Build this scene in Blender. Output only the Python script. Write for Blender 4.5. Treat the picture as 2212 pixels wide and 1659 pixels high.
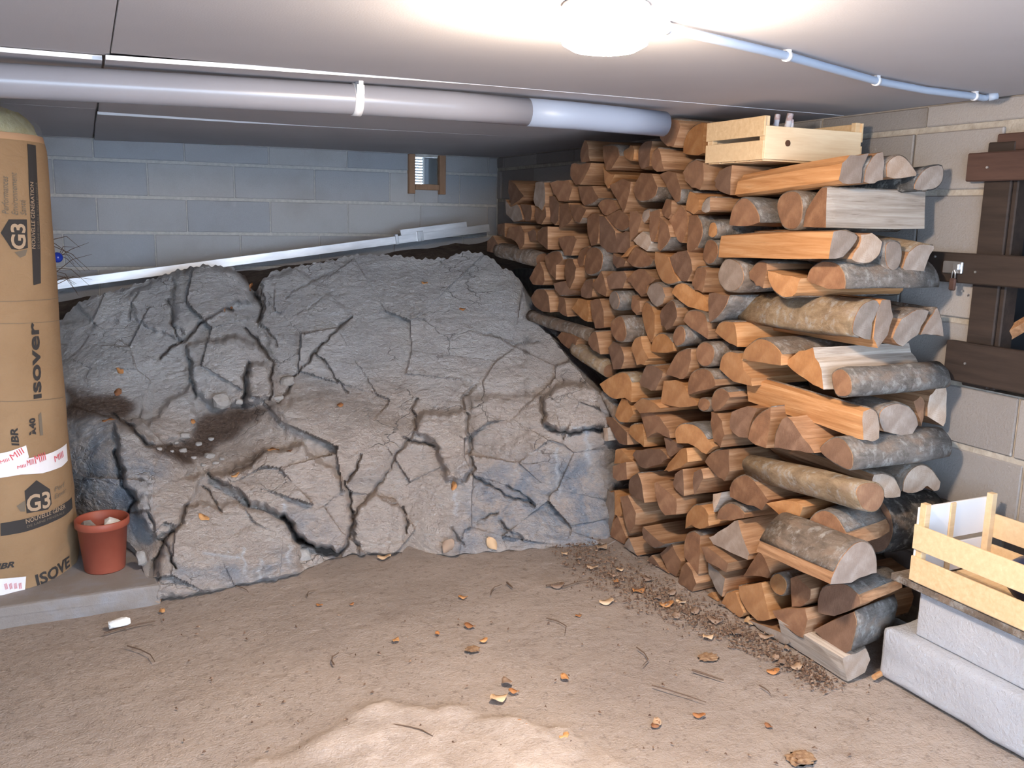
import bpy, bmesh, math, random
import numpy as np
from mathutils import Vector, Matrix
from mathutils.noise import noise as mnoise, fractal as mfractal
for o in list(bpy.data.objects): bpy.data.objects.remove(o)
scene = bpy.context.scene
C = scene.collection
rng = random.Random(7)

# ------------------------------------------------------------------ camera
F, PITCH, ROLL, YAW, EYE = 1946.0, .1845, .0195, .4378, 1.45
cy_, sy_ = math.cos(YAW), math.sin(YAW)
W_ = np.array([sy_*math.cos(PITCH), cy_*math.cos(PITCH), -math.sin(PITCH)])
r0 = np.array([cy_, -sy_, 0.]); u0 = np.cross(r0, W_)
R_ = math.cos(ROLL)*r0+math.sin(ROLL)*u0
U_ = -math.sin(ROLL)*r0+math.cos(ROLL)*u0
CAM = np.array([0, 0, EYE])
cd = bpy.data.cameras.new('camera'); cam = bpy.data.objects.new('camera', cd); C.objects.link(cam)
cd.sensor_fit = 'HORIZONTAL'; cd.sensor_width = 36; cd.lens = 36*F/2212; cd.clip_start = .05
M = Matrix(((R_[0], U_[0], -W_[0], 0), (R_[1], U_[1], -W_[1], 0), (R_[2], U_[2], -W_[2], EYE), (0, 0, 0, 1)))
cam.matrix_world = M
scene.camera = cam

# ------------------------------------------------------------------ light and exposure
DAY = 8.6            # overcast daylight through the garage opening behind the camera
LAMP = 430.0          # glowing glass of the ceiling lamp
world = bpy.data.worlds.new('sky'); scene.world = world; world.use_nodes = True
bg = world.node_tree.nodes['Background']
bg.inputs[0].default_value = (.58, .76, 1.0, 1); bg.inputs[1].default_value = DAY
vs = scene.view_settings
vs.view_transform = 'Standard'; vs.look = 'None'; vs.gamma = 1; vs.use_curve_mapping = False
vs.exposure = 0.60

# ------------------------------------------------------------------ helpers
def ray(x, y): return W_+R_*((x-1106)/F)-U_*((y-829.5)/F)
def pw(x, y, ax, v):
    d = ray(x, y); return CAM+d*((v-CAM[ax])/d[ax])
def proj(p):
    q = np.asarray(p)-CAM; w = q@W_
    return 1106+F*(q@R_)/w, 829.5-F*(q@U_)/w
def mesh_obj(name, verts, faces, mats, parent=None, smooth=False, mi=None, loc=(0, 0, 0), rot=None):
    me = bpy.data.meshes.new(name)
    me.from_pydata([tuple(map(float, v)) for v in verts], [], faces)
    for m in (mats if isinstance(mats, (list, tuple)) else [mats]): me.materials.append(m)
    if mi is not None: me.polygons.foreach_set('material_index', mi)
    if smooth: me.polygons.foreach_set('use_smooth', [True]*len(me.polygons))
    me.update()
    o = bpy.data.objects.new(name, me); C.objects.link(o)
    o.location = loc
    if rot is not None: o.rotation_euler = rot
    if parent is not None: o.parent = parent
    return o
def tag(o, label, cat, group=None, kind=None):
    o['label'] = label; o['category'] = cat
    if group: o['group'] = group
    if kind: o['kind'] = kind
    return o
def struct(o, label=None):
    o['kind'] = 'structure'
    if label: o['label'] = label
    return o
def empty(name, loc, rz=0):
    e = bpy.data.objects.new(name, None); C.objects.link(e); e.location = loc; e.rotation_euler = (0, 0, rz)
    e.empty_display_size = .05
    return e
def bm_obj(name, bm, mats, parent=None, smooth=False, loc=(0, 0, 0), rot=None):
    me = bpy.data.meshes.new(name); bmesh.ops.recalc_face_normals(bm, faces=bm.faces[:]); bm.to_mesh(me); bm.free()
    for m in (mats if isinstance(mats, (list, tuple)) else [mats]): me.materials.append(m)
    if smooth: me.polygons.foreach_set('use_smooth', [True]*len(me.polygons))
    o = bpy.data.objects.new(name, me); C.objects.link(o); o.location = loc
    if rot is not None: o.rotation_euler = rot
    if parent is not None: o.parent = parent
    return o
def box_bm(bm, lo, hi, bev=0.0, seg=1):
    r = bmesh.ops.create_cube(bm, size=1)
    vs_ = r['verts']
    for v in vs_:
        for k in range(3): v.co[k] = lo[k]+(hi[k]-lo[k])*(v.co[k]+.5)
    if bev > 0:
        es = list({e for v in vs_ for e in v.link_edges})
        bmesh.ops.bevel(bm, geom=es, offset=bev, segments=seg, affect='EDGES', profile=.6)
    return bm
def box(name, lo, hi, mat, parent=None, bev=0.0, seg=1, loc=(0, 0, 0), rot=None):
    bm = bmesh.new(); box_bm(bm, lo, hi, bev, seg)
    return bm_obj(name, bm, mat, parent, loc=loc, rot=rot)
def tube(path, radii, nseg=8, cap=True):
    """verts, faces of a tube along a list of points"""
    P = [Vector(p) for p in path]; V = []; Fc = []
    if not isinstance(radii, (list, tuple)): radii = [radii]*len(P)
    up = Vector((0, 0, 1))
    for i, p in enumerate(P):
        t = (P[min(i+1, len(P)-1)]-P[max(i-1, 0)]).normalized()
        a = t.cross(up)
        if a.length < .05: a = t.cross(Vector((1, 0, 0)))
        a.normalize(); b = a.cross(t)
        for k in range(nseg):
            th = 2*math.pi*k/nseg
            V.append(p+(a*math.cos(th)+b*math.sin(th))*radii[i])
    for i in range(len(P)-1):
        for k in range(nseg):
            k2 = (k+1) % nseg
            Fc.append((i*nseg+k, i*nseg+k2, (i+1)*nseg+k2, (i+1)*nseg+k))
    if cap:
        Fc.append(tuple(range(nseg-1, -1, -1))); n0 = (len(P)-1)*nseg; Fc.append(tuple(range(n0, n0+nseg)))
    return V, Fc
def lathe(name, prof, mat, parent=None, n=40, loc=(0, 0, 0), smooth=True):
    V = []; Fc = []
    for (r, z) in prof:
        for k in range(n):
            a = 2*math.pi*k/n; V.append((r*math.cos(a), r*math.sin(a), z))
    for i in range(len(prof)-1):
        for k in range(n):
            k2 = (k+1) % n; Fc.append((i*n+k, i*n+k2, (i+1)*n+k2, (i+1)*n+k))
    return mesh_obj(name, V, Fc, mat, parent, smooth, loc=loc)

# ------------------------------------------------------------------ materials
MAT = {}
class NT:
    def __init__(s, name, rough=.8, spec=.3):
        m = bpy.data.materials.new(name); m.use_nodes = True; MAT[name] = m; s.m = m
        s.t = m.node_tree; s.b = s.t.nodes['Principled BSDF']
        s.b.inputs['Roughness'].default_value = rough; s.b.inputs['Specular IOR Level'].default_value = spec
        s.tc = s.t.nodes.new('ShaderNodeTexCoord')
    def n(s, typ, **kw):
        nd = s.t.nodes.new(typ)
        for k, v in kw.items(): setattr(nd, k, v)
        return nd
    def l(s, a, b): s.t.links.new(a, b)
    def mapv(s, scale=(1, 1, 1), src='Object', rot=(0, 0, 0)):
        mp = s.n('ShaderNodeMapping'); mp.inputs['Scale'].default_value = scale; mp.inputs['Rotation'].default_value = rot
        s.l(s.tc.outputs[src], mp.inputs[0]); return mp.outputs[0]
    def geo(s, scale=(1, 1, 1)):
        g = s.n('ShaderNodeNewGeometry'); mp = s.n('ShaderNodeMapping'); mp.inputs['Scale'].default_value = scale
        s.l(g.outputs['Position'], mp.inputs[0]); return mp.outputs[0]
    def noise(s, vec, scale, detail=4, rough=.55, dist=0):
        nd = s.n('ShaderNodeTexNoise'); nd.inputs['Scale'].default_value = scale; nd.inputs['Detail'].default_value = detail
        nd.inputs['Roughness'].default_value = rough; nd.inputs['Distortion'].default_value = dist
        s.l(vec, nd.inputs['Vector']); return nd.outputs['Fac']
    def ramp(s, fac, stops, interp='LINEAR'):
        r = s.n('ShaderNodeValToRGB'); cr = r.color_ramp; cr.interpolation = interp
        while len(cr.elements) < len(stops): cr.elements.new(.5)
        for e, (p, c) in zip(cr.elements, stops):
            e.position = p; e.color = (*c, 1) if len(c) == 3 else c
        s.l(fac, r.inputs[0]); return r.outputs[0]
    def mix(s, a, b, fac, mode='MIX'):
        m = s.n('ShaderNodeMix', data_type='RGBA', blend_type=mode)
        for sock, v in ((m.inputs[6], a), (m.inputs[7], b), (m.inputs[0], fac)):
            if hasattr(v, 'is_output'): s.l(v, sock)
            elif isinstance(v, (int, float)): sock.default_value = v
            else: sock.default_value = (*v, 1)
        return m.outputs[2]
    def math(s, op, a, b=0.0):
        m = s.n('ShaderNodeMath', operation=op)
        for i, v in enumerate((a, b)):
            if hasattr(v, 'is_output'): s.l(v, m.inputs[i])
            else: m.inputs[i].default_value = v
        return m.outputs[0]
    def col(s, c):
        if hasattr(c, 'is_output'): s.l(c, s.b.inputs['Base Color'])
        else: s.b.inputs['Base Color'].default_value = (*c, 1)
    def bump(s, h, strength=.3, dist=.01):
        b = s.n('ShaderNodeBump'); b.inputs['Strength'].default_value = strength; b.inputs['Distance'].default_value = dist
        s.l(h, b.inputs['Height']); s.l(b.outputs[0], s.b.inputs['Normal'])
    def rnd(s):
        return s.n('ShaderNodeObjectInfo').outputs['Random']
    def attr(s, name):
        a = s.n('ShaderNodeAttribute', attribute_name=name); return a.outputs['Fac']

def g3(v, t=(1, 1, 1)): return (v*t[0], v*t[1], v*t[2])
# concrete blocks
def block_mat(name, dark, light, coarse=160):
    k = NT(name, .93, .15)
    v = k.geo()
    base = k.ramp(k.rnd(), [(0, dark), (1, light)])
    base = k.mix(base, g3(.55), k.ramp(k.noise(v, coarse, 2), [(.35, g3(0)), (.75, g3(.45))]), 'OVERLAY')
    base = k.mix(base, (.30, .27, .24), k.ramp(k.noise(v, 3.5, 5), [(.5, g3(0)), (.8, g3(.35))]))
    base = k.mix(base, g3(.62), k.ramp(k.noise(v, 9, 6, .7), [(.66, g3(0)), (.78, g3(.5))]))
    k.col(base); k.bump(k.noise(v, coarse*1.1, 4, .7), .55, .006)
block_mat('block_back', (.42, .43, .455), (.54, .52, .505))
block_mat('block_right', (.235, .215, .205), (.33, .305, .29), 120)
k = NT('mortar', .95, .1); v = k.geo(); k.col(k.ramp(k.noise(v, 40, 4), [(.3, (.50, .49, .46)), (.7, (.66, .63, .58))])); k.bump(k.noise(v, 120, 3), .5, .005)
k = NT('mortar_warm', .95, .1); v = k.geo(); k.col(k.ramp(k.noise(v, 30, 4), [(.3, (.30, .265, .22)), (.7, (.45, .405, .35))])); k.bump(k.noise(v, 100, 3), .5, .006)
# ceiling board
k = NT('board', .9, .2); v = k.geo()
c = k.ramp(k.noise(v, 1.3, 3), [(.3, (.43, .415, .435)), (.7, (.48, .465, .485))])
c = k.mix(c, (.56, .55, .56), k.ramp(k.noise(v, 60, 2), [(.72, g3(0)), (.78, g3(.35))]))
k.col(c); k.bump(k.noise(v, 220, 2), .12, .002)
k = NT('board_edge', .9, .2); k.col((.78, .78, .80))
# floor
k = NT('floor_concrete', .92, .2); v = k.geo()
c = k.ramp(k.noise(v, 1.6, 5, .6), [(.25, (.25, .205, .18)), (.5, (.32, .265, .23)), (.75, (.39, .32, .275))])
c = k.mix(c, (.42, .34, .28), k.ramp(k.noise(v, .55, 2), [(.45, g3(0)), (.75, g3(.5))]))
c = k.mix(c, (.15, .115, .10), k.ramp(k.noise(v, 7, 6, .75), [(.60, g3(0)), (.74, g3(.55))]))
c = k.mix(c, (.17, .135, .115), k.ramp(k.noise(v, 45, 3, .7), [(.56, g3(0)), (.68, g3(.6))]))
c = k.mix(c, (.20, .155, .13), k.ramp(k.noise(v, 3.1, 6, .7), [(.56, g3(0)), (.72, g3(.5))]))
c = k.mix(c, (.56, .48, .43), k.math('MULTIPLY', k.math('MULTIPLY', k.attr('crust'), .8), k.ramp(k.noise(v, 9, 5, .7), [(.35, g3(.25)), (.6, g3(1))])))
k.col(c)
k.bump(k.math('ADD', k.math('MULTIPLY', k.noise(v, 22, 5, .65), 1.0), k.math('MULTIPLY', k.noise(v, 150, 3), .35)), .7, .016)
k = NT('step_concrete', .92, .2); v = k.geo()
c = k.ramp(k.noise(v, 3, 5, .6), [(.3, (.22, .19, .175)), (.7, (.30, .265, .24))])
c = k.mix(c, (.27, .29, .34), k.ramp(k.noise(v, 6, 3), [(.5, g3(0)), (.7, g3(.5))]))
k.col(c); k.bump(k.noise(v, 60, 5, .7), .5, .01)
# rock
k = NT('rock', .88, .25); v = k.geo()
warm = k.attr('warm'); soil = k.attr('soil'); blue = k.attr('blue'); white = k.attr('white')
grey = k.ramp(k.noise(v, 5, 6, .65), [(.25, (.62, .60, .605)), (.55, (.77, .75, .745)), (.8, (.84, .82, .80))])
tan = k.ramp(k.noise(v, 6, 6, .7), [(.25, (.60, .49, .42)), (.5, (.76, .64, .56)), (.8, (.84, .74, .66))])
c = k.mix(grey, tan, warm)
c = k.mix(c, (.56, .36, .24), k.ramp(k.noise(v, 7, 6, .7, .8), [(.60, g3(0)), (.75, g3(.28))]))
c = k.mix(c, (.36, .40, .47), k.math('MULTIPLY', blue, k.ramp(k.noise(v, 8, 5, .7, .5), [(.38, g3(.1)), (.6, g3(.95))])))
vv = k.geo((9, 9, 26))
c = k.mix(c, (.30, .28, .275), k.ramp(k.noise(k.geo((7, 7, 16)), 3.0, 8, .8, .6), [(.52, g3(0)), (.68, g3(.38))]))
c = k.mix(c, (.86, .84, .83), k.ramp(k.noise(vv, 1.6, 6, .75, 1.4), [(.56, g3(0)), (.68, g3(.6))]))
c = k.mix(c, (.17, .15, .145), k.ramp(k.noise(k.geo((14, 8, 40)), 1.1, 6, .8, 1.2), [(.63, g3(0)), (.75, g3(.38))]))
c = k.mix(c, (.82, .82, .84), k.math('MULTIPLY', white, k.ramp(k.noise(v, 30, 4), [(.3, g3(.3)), (.6, g3(1))])))
c = k.mix(c, k.ramp(k.noise(v, 70, 5, .7), [(.3, (.10, .07, .055)), (.6, (.22, .15, .115)), (.8, (.34, .27, .22))]), soil)
k.col(c)
vo = k.n('ShaderNodeTexVoronoi', feature='DISTANCE_TO_EDGE'); vo.inputs['Scale'].default_value = 3.2
nz = k.n('ShaderNodeTexNoise'); nz.inputs['Scale'].default_value = 6; nz.inputs['Detail'].default_value = 5; k.l(k.geo((1, 1, 1.7)), nz.inputs['Vector'])
mx = k.n('ShaderNodeVectorMath', operation='MULTIPLY_ADD'); k.l(nz.outputs['Color'], mx.inputs[0]); mx.inputs[1].default_value = (.30, .30, .30); k.l(k.geo((1, 1, 1.9)), mx.inputs[2]); k.l(mx.outputs[0], vo.inputs['Vector'])
fine = k.ramp(vo.outputs['Distance'], [(0, g3(1)), (.014, g3(0))])
fine = k.math('MULTIPLY', fine, k.ramp(k.noise(v, 2.4, 3), [(.52, g3(0)), (.62, g3(1))]))
c = k.mix(c, (.12, .105, .10), k.math('MULTIPLY', fine, .5)); k.col(c)
h = k.math('ADD', k.math('SUBTRACT', k.math('MULTIPLY', k.noise(v, 28, 8, .72), 1.0), k.math('MULTIPLY', fine, .6)), k.math('MULTIPLY', k.noise(k.geo((30, 18, 75)), 1, 6, .7, .8), .9))
k.bump(h, 1.0, .034)
k = NT('stone', .88, .25); v = k.mapv(); c = k.ramp(k.noise(v, 30, 5, .7), [(.3, (.22, .20, .185)), (.7, (.35, .32, .295))]); k.col(k.mix(c, (.45, .43, .41), k.math('MULTIPLY', k.rnd(), .4))); k.bump(k.noise(v, 80, 5), .5, .006)
k = NT('stone_white', .8, .3); v = k.mapv(); k.col(k.ramp(k.noise(v, 40, 4), [(.3, (.62, .60, .57)), (.6, (.85, .84, .82))])); k.bump(k.noise(v, 80, 4), .4, .004)
k = NT('soil', .97, .1); v = k.geo()
c = k.ramp(k.noise(v, 14, 6, .7), [(.3, (.10, .078, .066)), (.6, (.19, .15, .125)), (.8, (.30, .26, .23))]); k.col(c); k.bump(k.noise(v, 40, 6, .75), .8, .02)
# woods
def end_mat(name, a, b, c3):
    k = NT(name, .85, .2)
    v = k.mapv((0, 1, 1))
    ln = k.n('ShaderNodeVectorMath', operation='LENGTH'); k.l(v, ln.inputs[0])
    wob = k.math('ADD', ln.outputs['Value'], k.math('MULTIPLY', k.noise(k.mapv(), 14, 3), .02))
    ring = k.math('SINE', k.math('MULTIPLY', wob, 900))
    base = k.ramp(k.noise(k.mapv(), 18, 5, .6), [(.28, a), (.5, b), (.75, c3)])
    base = k.mix(base, g3(.22, (1, .7, .5)), k.math('MULTIPLY', k.math('ADD', k.math('MULTIPLY', ring, .5), .5), .16))
    base = k.mix(base, (.10, .06, .04), k.ramp(k.noise(k.mapv((1, 120, 18)), 1, 4, .7), [(.6, g3(0)), (.8, g3(.4))]))
    r = k.rnd()
    base = k.mix(base, g3(.24, (1, .60, .40)), k.math('MULTIPLY', r, .35))
    hs = k.n('ShaderNodeHueSaturation'); k.l(base, hs.inputs['Color'])
    k.l(k.math('ADD', k.math('MULTIPLY', k.math('FRACT', k.math('MULTIPLY', r, 7.3)), .45), .80), hs.inputs['Value'])
    k.col(hs.outputs[0]); k.bump(k.noise(k.mapv((60, 220, 30)), 1, 4, .7), .4, .003)
end_mat('end_brown', (.145, .068, .036), (.22, .108, .058), (.335, .182, .100))
end_mat('end_orange', (.30, .125, .045), (.41, .19, .07), (.52, .275, .12))
end_mat('end_grey', (.20, .16, .135), (.29, .24, .205), (.42, .365, .32))
end_mat('end_pale', (.34, .24, .17), (.46, .35, .27), (.58, .48, .40))
end_mat('end_dark', (.10, .052, .033), (.155, .085, .055), (.24, .142, .095))
def split_mat(name, a, b, c3):
    k = NT(name, .8, .22)
    v = k.mapv((3.5, 60, 60))
    base = k.ramp(k.noise(v, 1, 5, .65, .6), [(.25, a), (.5, b), (.78, c3)])
    base = k.mix(base, g3(.10, (1, .55, .3)), k.ramp(k.noise(k.mapv((5, 130, 130)), 1, 4, .6), [(.62, g3(0)), (.74, g3(.5))]))
    r = k.rnd()
    hs = k.n('ShaderNodeHueSaturation'); k.l(base, hs.inputs['Color'])
    k.l(k.math('ADD', k.math('MULTIPLY', k.math('FRACT', k.math('MULTIPLY', r, 5.7)), .4), .82), hs.inputs['Value'])
    k.col(hs.outputs[0]); k.bump(k.noise(v, 1, 6, .7), .5, .005)
split_mat('split_brown', (.19, .092, .046), (.33, .178, .094), (.50, .31, .185))
split_mat('split_orange', (.31, .135, .05), (.44, .22, .095), (.58, .345, .18))
split_mat('split_pale', (.22, .17, .135), (.40, .335, .28), (.55, .485, .425))
def bark_mat(name, a, b, c3, sc=1.0):
    k = NT(name, .9, .2)
    v = k.mapv((14*sc, 26*sc, 26*sc))
    base = k.ramp(k.noise(v, 1, 7, .72, .5), [(.3, a), (.5, b), (.72, c3)])
    base = k.mix(base, g3(.50, (1, .95, .89)), k.ramp(k.noise(k.mapv((30, 22, 22)), 1, 6, .7), [(.52, g3(0)), (.64, g3(.7))]))
    base = k.mix(base, (.34, .24, .175), k.ramp(k.noise(k.mapv((9, 16, 16)), 1, 3, .6), [(.55, g3(0)), (.68, g3(.6))]))
    base = k.mix(base, (.05, .04, .035), k.ramp(k.noise(k.mapv((80, 12, 12)), 1, 3, .6), [(.66, g3(0)), (.76, g3(.6))]))
    k.col(base); k.bump(k.noise(k.mapv((40, 60, 60)), 1, 7, .75), 1.0, .014)
bark_mat('bark_grey', (.12, .105, .095), (.22, .195, .175), (.34, .31, .285))
bark_mat('bark_brown', (.13, .10, .08), (.24, .185, .145), (.36, .29, .23))
bark_mat('bark_moss', (.20, .14, .085), (.38, .27, .17), (.56, .43, .29), .8)
bark_mat('bark_dark', (.05, .047, .045), (.10, .095, .09), (.18, .17, .165))
k = NT('crate_wood', .7, .3); v = k.mapv((4, 55, 55)); r = k.rnd()
c = k.ramp(k.noise(v, 1, 4, .6, .3), [(.3, (.58, .38, .20)), (.6, (.69, .49, .285)), (.8, (.76, .585, .38))]); k.col(k.mix(c, (.82, .64, .42), k.math('MULTIPLY', r, .4))); k.bump(k.noise(v, 2, 4), .2, .002)
k = NT('crate_board', .7, .3); v = k.mapv((5, 60, 60)); c = k.ramp(k.noise(v, 1, 4, .6, .4), [(.3, (.72, .53, .33)), (.7, (.82, .66, .45))]); k.col(c); k.bump(k.noise(v, 2, 4), .2, .002)
k = NT('crate_paper', .7, .3); k.col((.72, .70, .70))
k = NT('ink_dark', .7, .3); k.col((.03, .028, .03))
k = NT('knot', .8, .2); k.col((.10, .05, .03))
# metals, plastics
k = NT('pvc', .24, .5); v = k.geo(); k.col(k.ramp(k.noise(v, 2, 3), [(.3, (.225, .225, .255)), (.7, (.265, .265, .295))]))
k = NT('pvc_blue', .42, .4); k.col((.27, .32, .42))
k = NT('conduit', .4, .4); k.col((.36, .42, .52))
k = NT('clip_plastic', .45, .4); k.col((.66, .66, .68))
k = NT('steel', .38, .5); k.b.inputs['Metallic'].default_value = .9; v = k.geo(); k.col(k.ramp(k.noise(v, 9, 4), [(.3, (.55, .56, .58)), (.7, (.80, .80, .81))]))
k = NT('galvanised', .45, .5); k.b.inputs['Metallic'].default_value = .55; v = k.mapv((6, 30, 30)); k.col(k.ramp(k.noise(v, 1, 5), [(.3, (.66, .67, .70)), (.7, (.88, .88, .90))]))
k = NT('terracotta_plastic', .5, .35); v = k.mapv(); k.col(k.ramp(k.noise(v, 10, 3), [(.3, (.27, .062, .036)), (.7, (.33, .085, .05))]))
k = NT('kraft', .85, .25); v = k.geo()
c = k.ramp(k.noise(v, 5, 4), [(.3, (.275, .17, .09)), (.7, (.335, .215, .118))]); c = k.mix(c, (.30, .20, .13), k.ramp(k.noise(v, 160, 3), [(.55, g3(0)), (.7, g3(.35))]))
k.col(c); k.bump(k.noise(k.geo((14, 14, 26)), 1, 4, .6, .8), .35, .015)
k = NT('kraft_fold', .85, .25); k.col((.47, .28, .16))
k = NT('print_black', .8, .2); k.col((.045, .04, .038))
k = NT('print_grey', .8, .2); k.col((.17, .135, .10))
k = NT('print_kraft', .85, .2); k.col((.42, .30, .20))
k = NT('tape_white', .45, .4); k.col((.80, .77, .78))
k = NT('print_red', .6, .3); k.col((.66, .10, .11))
k = NT('glass_wool', .95, .1); v = k.mapv(); k.col(k.ramp(k.noise(v, 30, 6, .7), [(.3, (.72, .56, .20)), (.6, (.92, .80, .42)), (.8, (.95, .90, .62))])); k.bump(k.noise(v, 60, 6, .8), .9, .02)
k = NT('film', .12, .5); k.b.inputs['Alpha'].default_value = .10; k.col((.85, .87, .9))
k = NT('aerated_concrete', .9, .25); v = k.geo(); c = k.ramp(k.noise(v, 6, 4), [(.3, (.64, .64, .68)), (.7, (.73, .725, .76))]); c = k.mix(c, (.38, .31, .26), k.ramp(k.noise(v, 8, 6, .75), [(.62, g3(0)), (.78, g3(.55))])); k.col(c); k.bump(k.noise(v, 40, 7, .75), 1.0, .02)
k = NT('gate_brown', .7, .3); v = k.mapv((40, 4, 40)); k.col(k.ramp(k.noise(v, 1, 4, .6), [(.3, (.022, .015, .012)), (.7, (.042, .028, .022))])); k.bump(k.noise(v, 1.5, 4), .3, .003)
k = NT('gate_rust', .75, .3); v = k.mapv((40, 4, 40)); k.col(k.ramp(k.noise(v, 1, 4, .6), [(.3, (.050, .026, .020)), (.7, (.085, .046, .035))])); k.bump(k.noise(v, 1.5, 4), .3, .003)
k = NT('void_shade', .95, .05); k.col((.03, .03, .032))  # near-black colour stands in for the darkness inside the hatch opening
k = NT('vent_wood', .8, .25); v = k.mapv((20, 20, 5)); k.col(k.ramp(k.noise(v, 1, 4), [(.3, (.34, .19, .11)), (.7, (.46, .27, .165))]))
k = NT('vent_metal', .4, .4); k.col((.82, .82, .80))
k = NT('pane', .1, .5); k.b.inputs['Transmission Weight'].default_value = .25; k.col((.16, .17, .18))
k = NT('leaf', .75, .25); v = k.mapv(); r = k.rnd(); c = k.ramp(r, [(0, (.23, .10, .05)), (.5, (.47, .20, .07)), (1, (.58, .31, .13))]); k.col(k.mix(c, (.17, .09, .05), k.ramp(k.noise(v, 60, 4), [(.5, g3(0)), (.7, g3(.5))])))
k = NT('chip', .85, .2); v = k.mapv((10, 80, 80)); r = k.rnd(); c = k.ramp(r, [(0, (.22, .15, .11)), (.4, (.36, .25, .18)), (.7, (.58, .38, .22)), (1, (.63, .46, .31))]); k.col(c)
k = NT('twig', .85, .2); k.col((.13, .085, .06))
k = NT('moss', .95, .1); v = k.mapv(); k.col(k.ramp(k.noise(v, 90, 4), [(.3, (.16, .085, .05)), (.7, (.34, .22, .13))]))
k = NT('debris', .95, .1); k.col(k.ramp(k.rnd(), [(0, (.20, .12, .08)), (1, (.20, .12, .08))]))
k = NT('debris_mix', .95, .1); v = k.geo(); k.col(k.ramp(k.noise(v, 90, 2, .5), [(.3, (.07, .04, .028)), (.5, (.14, .085, .058)), (.66, (.27, .17, .11)), (.8, (.42, .31, .22))]))
k = NT('bauble', .12, .6); k.col((.02, .05, .42))
k = NT('blue_bag', .35, .5); k.col((.022, .030, .075))
k = NT('paper', .7, .3); v = k.mapv((8, 60, 60)); k.col(k.ramp(k.noise(v, 1, 2), [(.45, (.82, .82, .88)), (.62, (.62, .45, .45))]))
k = NT('lamp_base', .4, .4); k.col((.75, .72, .68))
k = NT('lamp_glass', .3, .4); k.col((.9, .88, .84)); k.b.inputs['Emission Color'].default_value = (1.0, .81, .62, 1); k.b.inputs['Emission Strength'].default_value = LAMP

# ------------------------------------------------------------------ room shell
XL, XR, YF, YB, ZC = -2.3, 2.65, -.75, 5.97, 1.85
# floor : one uneven concrete surface with a raised crust near the camera
crust_px = [(535, 1645), (560, 1626), (640, 1603), (720, 1562), (775, 1535), (850, 1519), (960, 1522), (1050, 1546), (1150, 1556), (1300, 1600), (1420, 1690)]
crust = [pw(x, y, 2, 0)[:2] for x, y in crust_px]
crust = crust+[(1.3, 1.2), (.9, .9), (.3, 1.6), (.22, 2.1)]
def poly_sd(px, py, poly):
    """signed distance (positive inside) of arrays to polygon"""
    P = np.asarray(poly, float); n = len(P); ins = np.zeros(px.shape, bool); dm = np.full(px.shape, 1e9)
    for i in range(n):
        a, b = P[i], P[(i+1) % n]; ab = b-a
        t = np.clip(((px-a[0])*ab[0]+(py-a[1])*ab[1])/(ab@ab+1e-12), 0, 1)
        dm = np.minimum(dm, np.hypot(px-a[0]-t*ab[0], py-a[1]-t*ab[1]))
        c = ((a[1] > py) != (b[1] > py)) & (px < (b[0]-a[0])*(py-a[1])/((b[1]-a[1]) if abs(b[1]-a[1]) > 1e-9 else 1e-9)+a[0])
        ins ^= c
    return np.where(ins, dm, -dm)
def line_d(px, py, poly):
    P = np.asarray(poly, float); dm = np.full(px.shape, 1e9)
    for i in range(len(P)-1):
        a, b = P[i], P[i+1]; ab = b-a
        t = np.clip(((px-a[0])*ab[0]+(py-a[1])*ab[1])/(ab@ab+1e-12), 0, 1)
        dm = np.minimum(dm, np.hypot(px-a[0]-t*ab[0], py-a[1]-t*ab[1]))
    return dm
def fbm(P, sc, oct_=4, seed=0.0):
    return np.array([mfractal(Vector((p[0]*sc+seed, p[1]*sc-seed*.7, p[2]*sc+seed*1.3)), 1.0, 2.0, oct_) for p in P])
xs = np.concatenate([np.linspace(XL-.1, -.9, 6), np.linspace(-.85, XR+.1, 190)])
ys = np.concatenate([np.linspace(YF-2.5, .9, 8), np.linspace(.95, 3.75, 160), np.linspace(3.85, YB+.1, 6)])
gx, gy = np.meshgrid(xs, ys); sd = poly_sd(gx, gy, crust)
pts = np.stack([gx.ravel(), gy.ravel(), np.zeros(gx.size)], 1)
n1 = fbm(pts, 1.4, 3).reshape(gx.shape); n2 = fbm(pts, 9, 3, 5).reshape(gx.shape)
inside = (gx > -.9) & (gy > .9) & (gy < 3.8)
cm = 1/(1+np.exp(-(sd+.045*n2)/.006))
gz = np.where(inside, -.012+.007*n1+.0025*n2+cm*(.013+.004*n2), -.006)
gz = np.minimum(gz, .024)
nx_, ny_ = len(xs), len(ys)
FC = [(j*nx_+i, j*nx_+i+1, (j+1)*nx_+i+1, (j+1)*nx_+i) for j in range(ny_-1) for i in range(nx_-1)]
fl = mesh_obj('floor', np.stack([gx.ravel(), gy.ravel(), gz.ravel()], 1), FC, MAT['floor_concrete'], smooth=True)
at = fl.data.attributes.new('crust', 'FLOAT', 'POINT'); at.data.foreach_set('value', np.clip(cm*(.65+.6*n2), 0, 1).ravel().astype(np.float32))
struct(fl, 'rough stained concrete floor with a pale raised crust')

def cut_walls(name, axis, face, thick, u0_, u1_, z0, z1, hole, mat):
    """slab wall in strips around a hole=(ua,ub,za,zb); axis 0 -> wall at X=face running along Y"""
    ua, ub, za, zb = hole; bm = bmesh.new()
    for (a, b, c_, d) in ((u0_, ua, z0, z1), (ub, u1_, z0, z1), (ua, ub, z0, za), (ua, ub, zb, z1)):
        if b-a < 1e-4 or d-c_ < 1e-4: continue
        if axis == 0: box_bm(bm, (face, a, c_), (face+thick, b, d))
        else: box_bm(bm, (a, face, c_), (b, face+thick, d))
    return struct(bm_obj(name, bm, mat))
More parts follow.
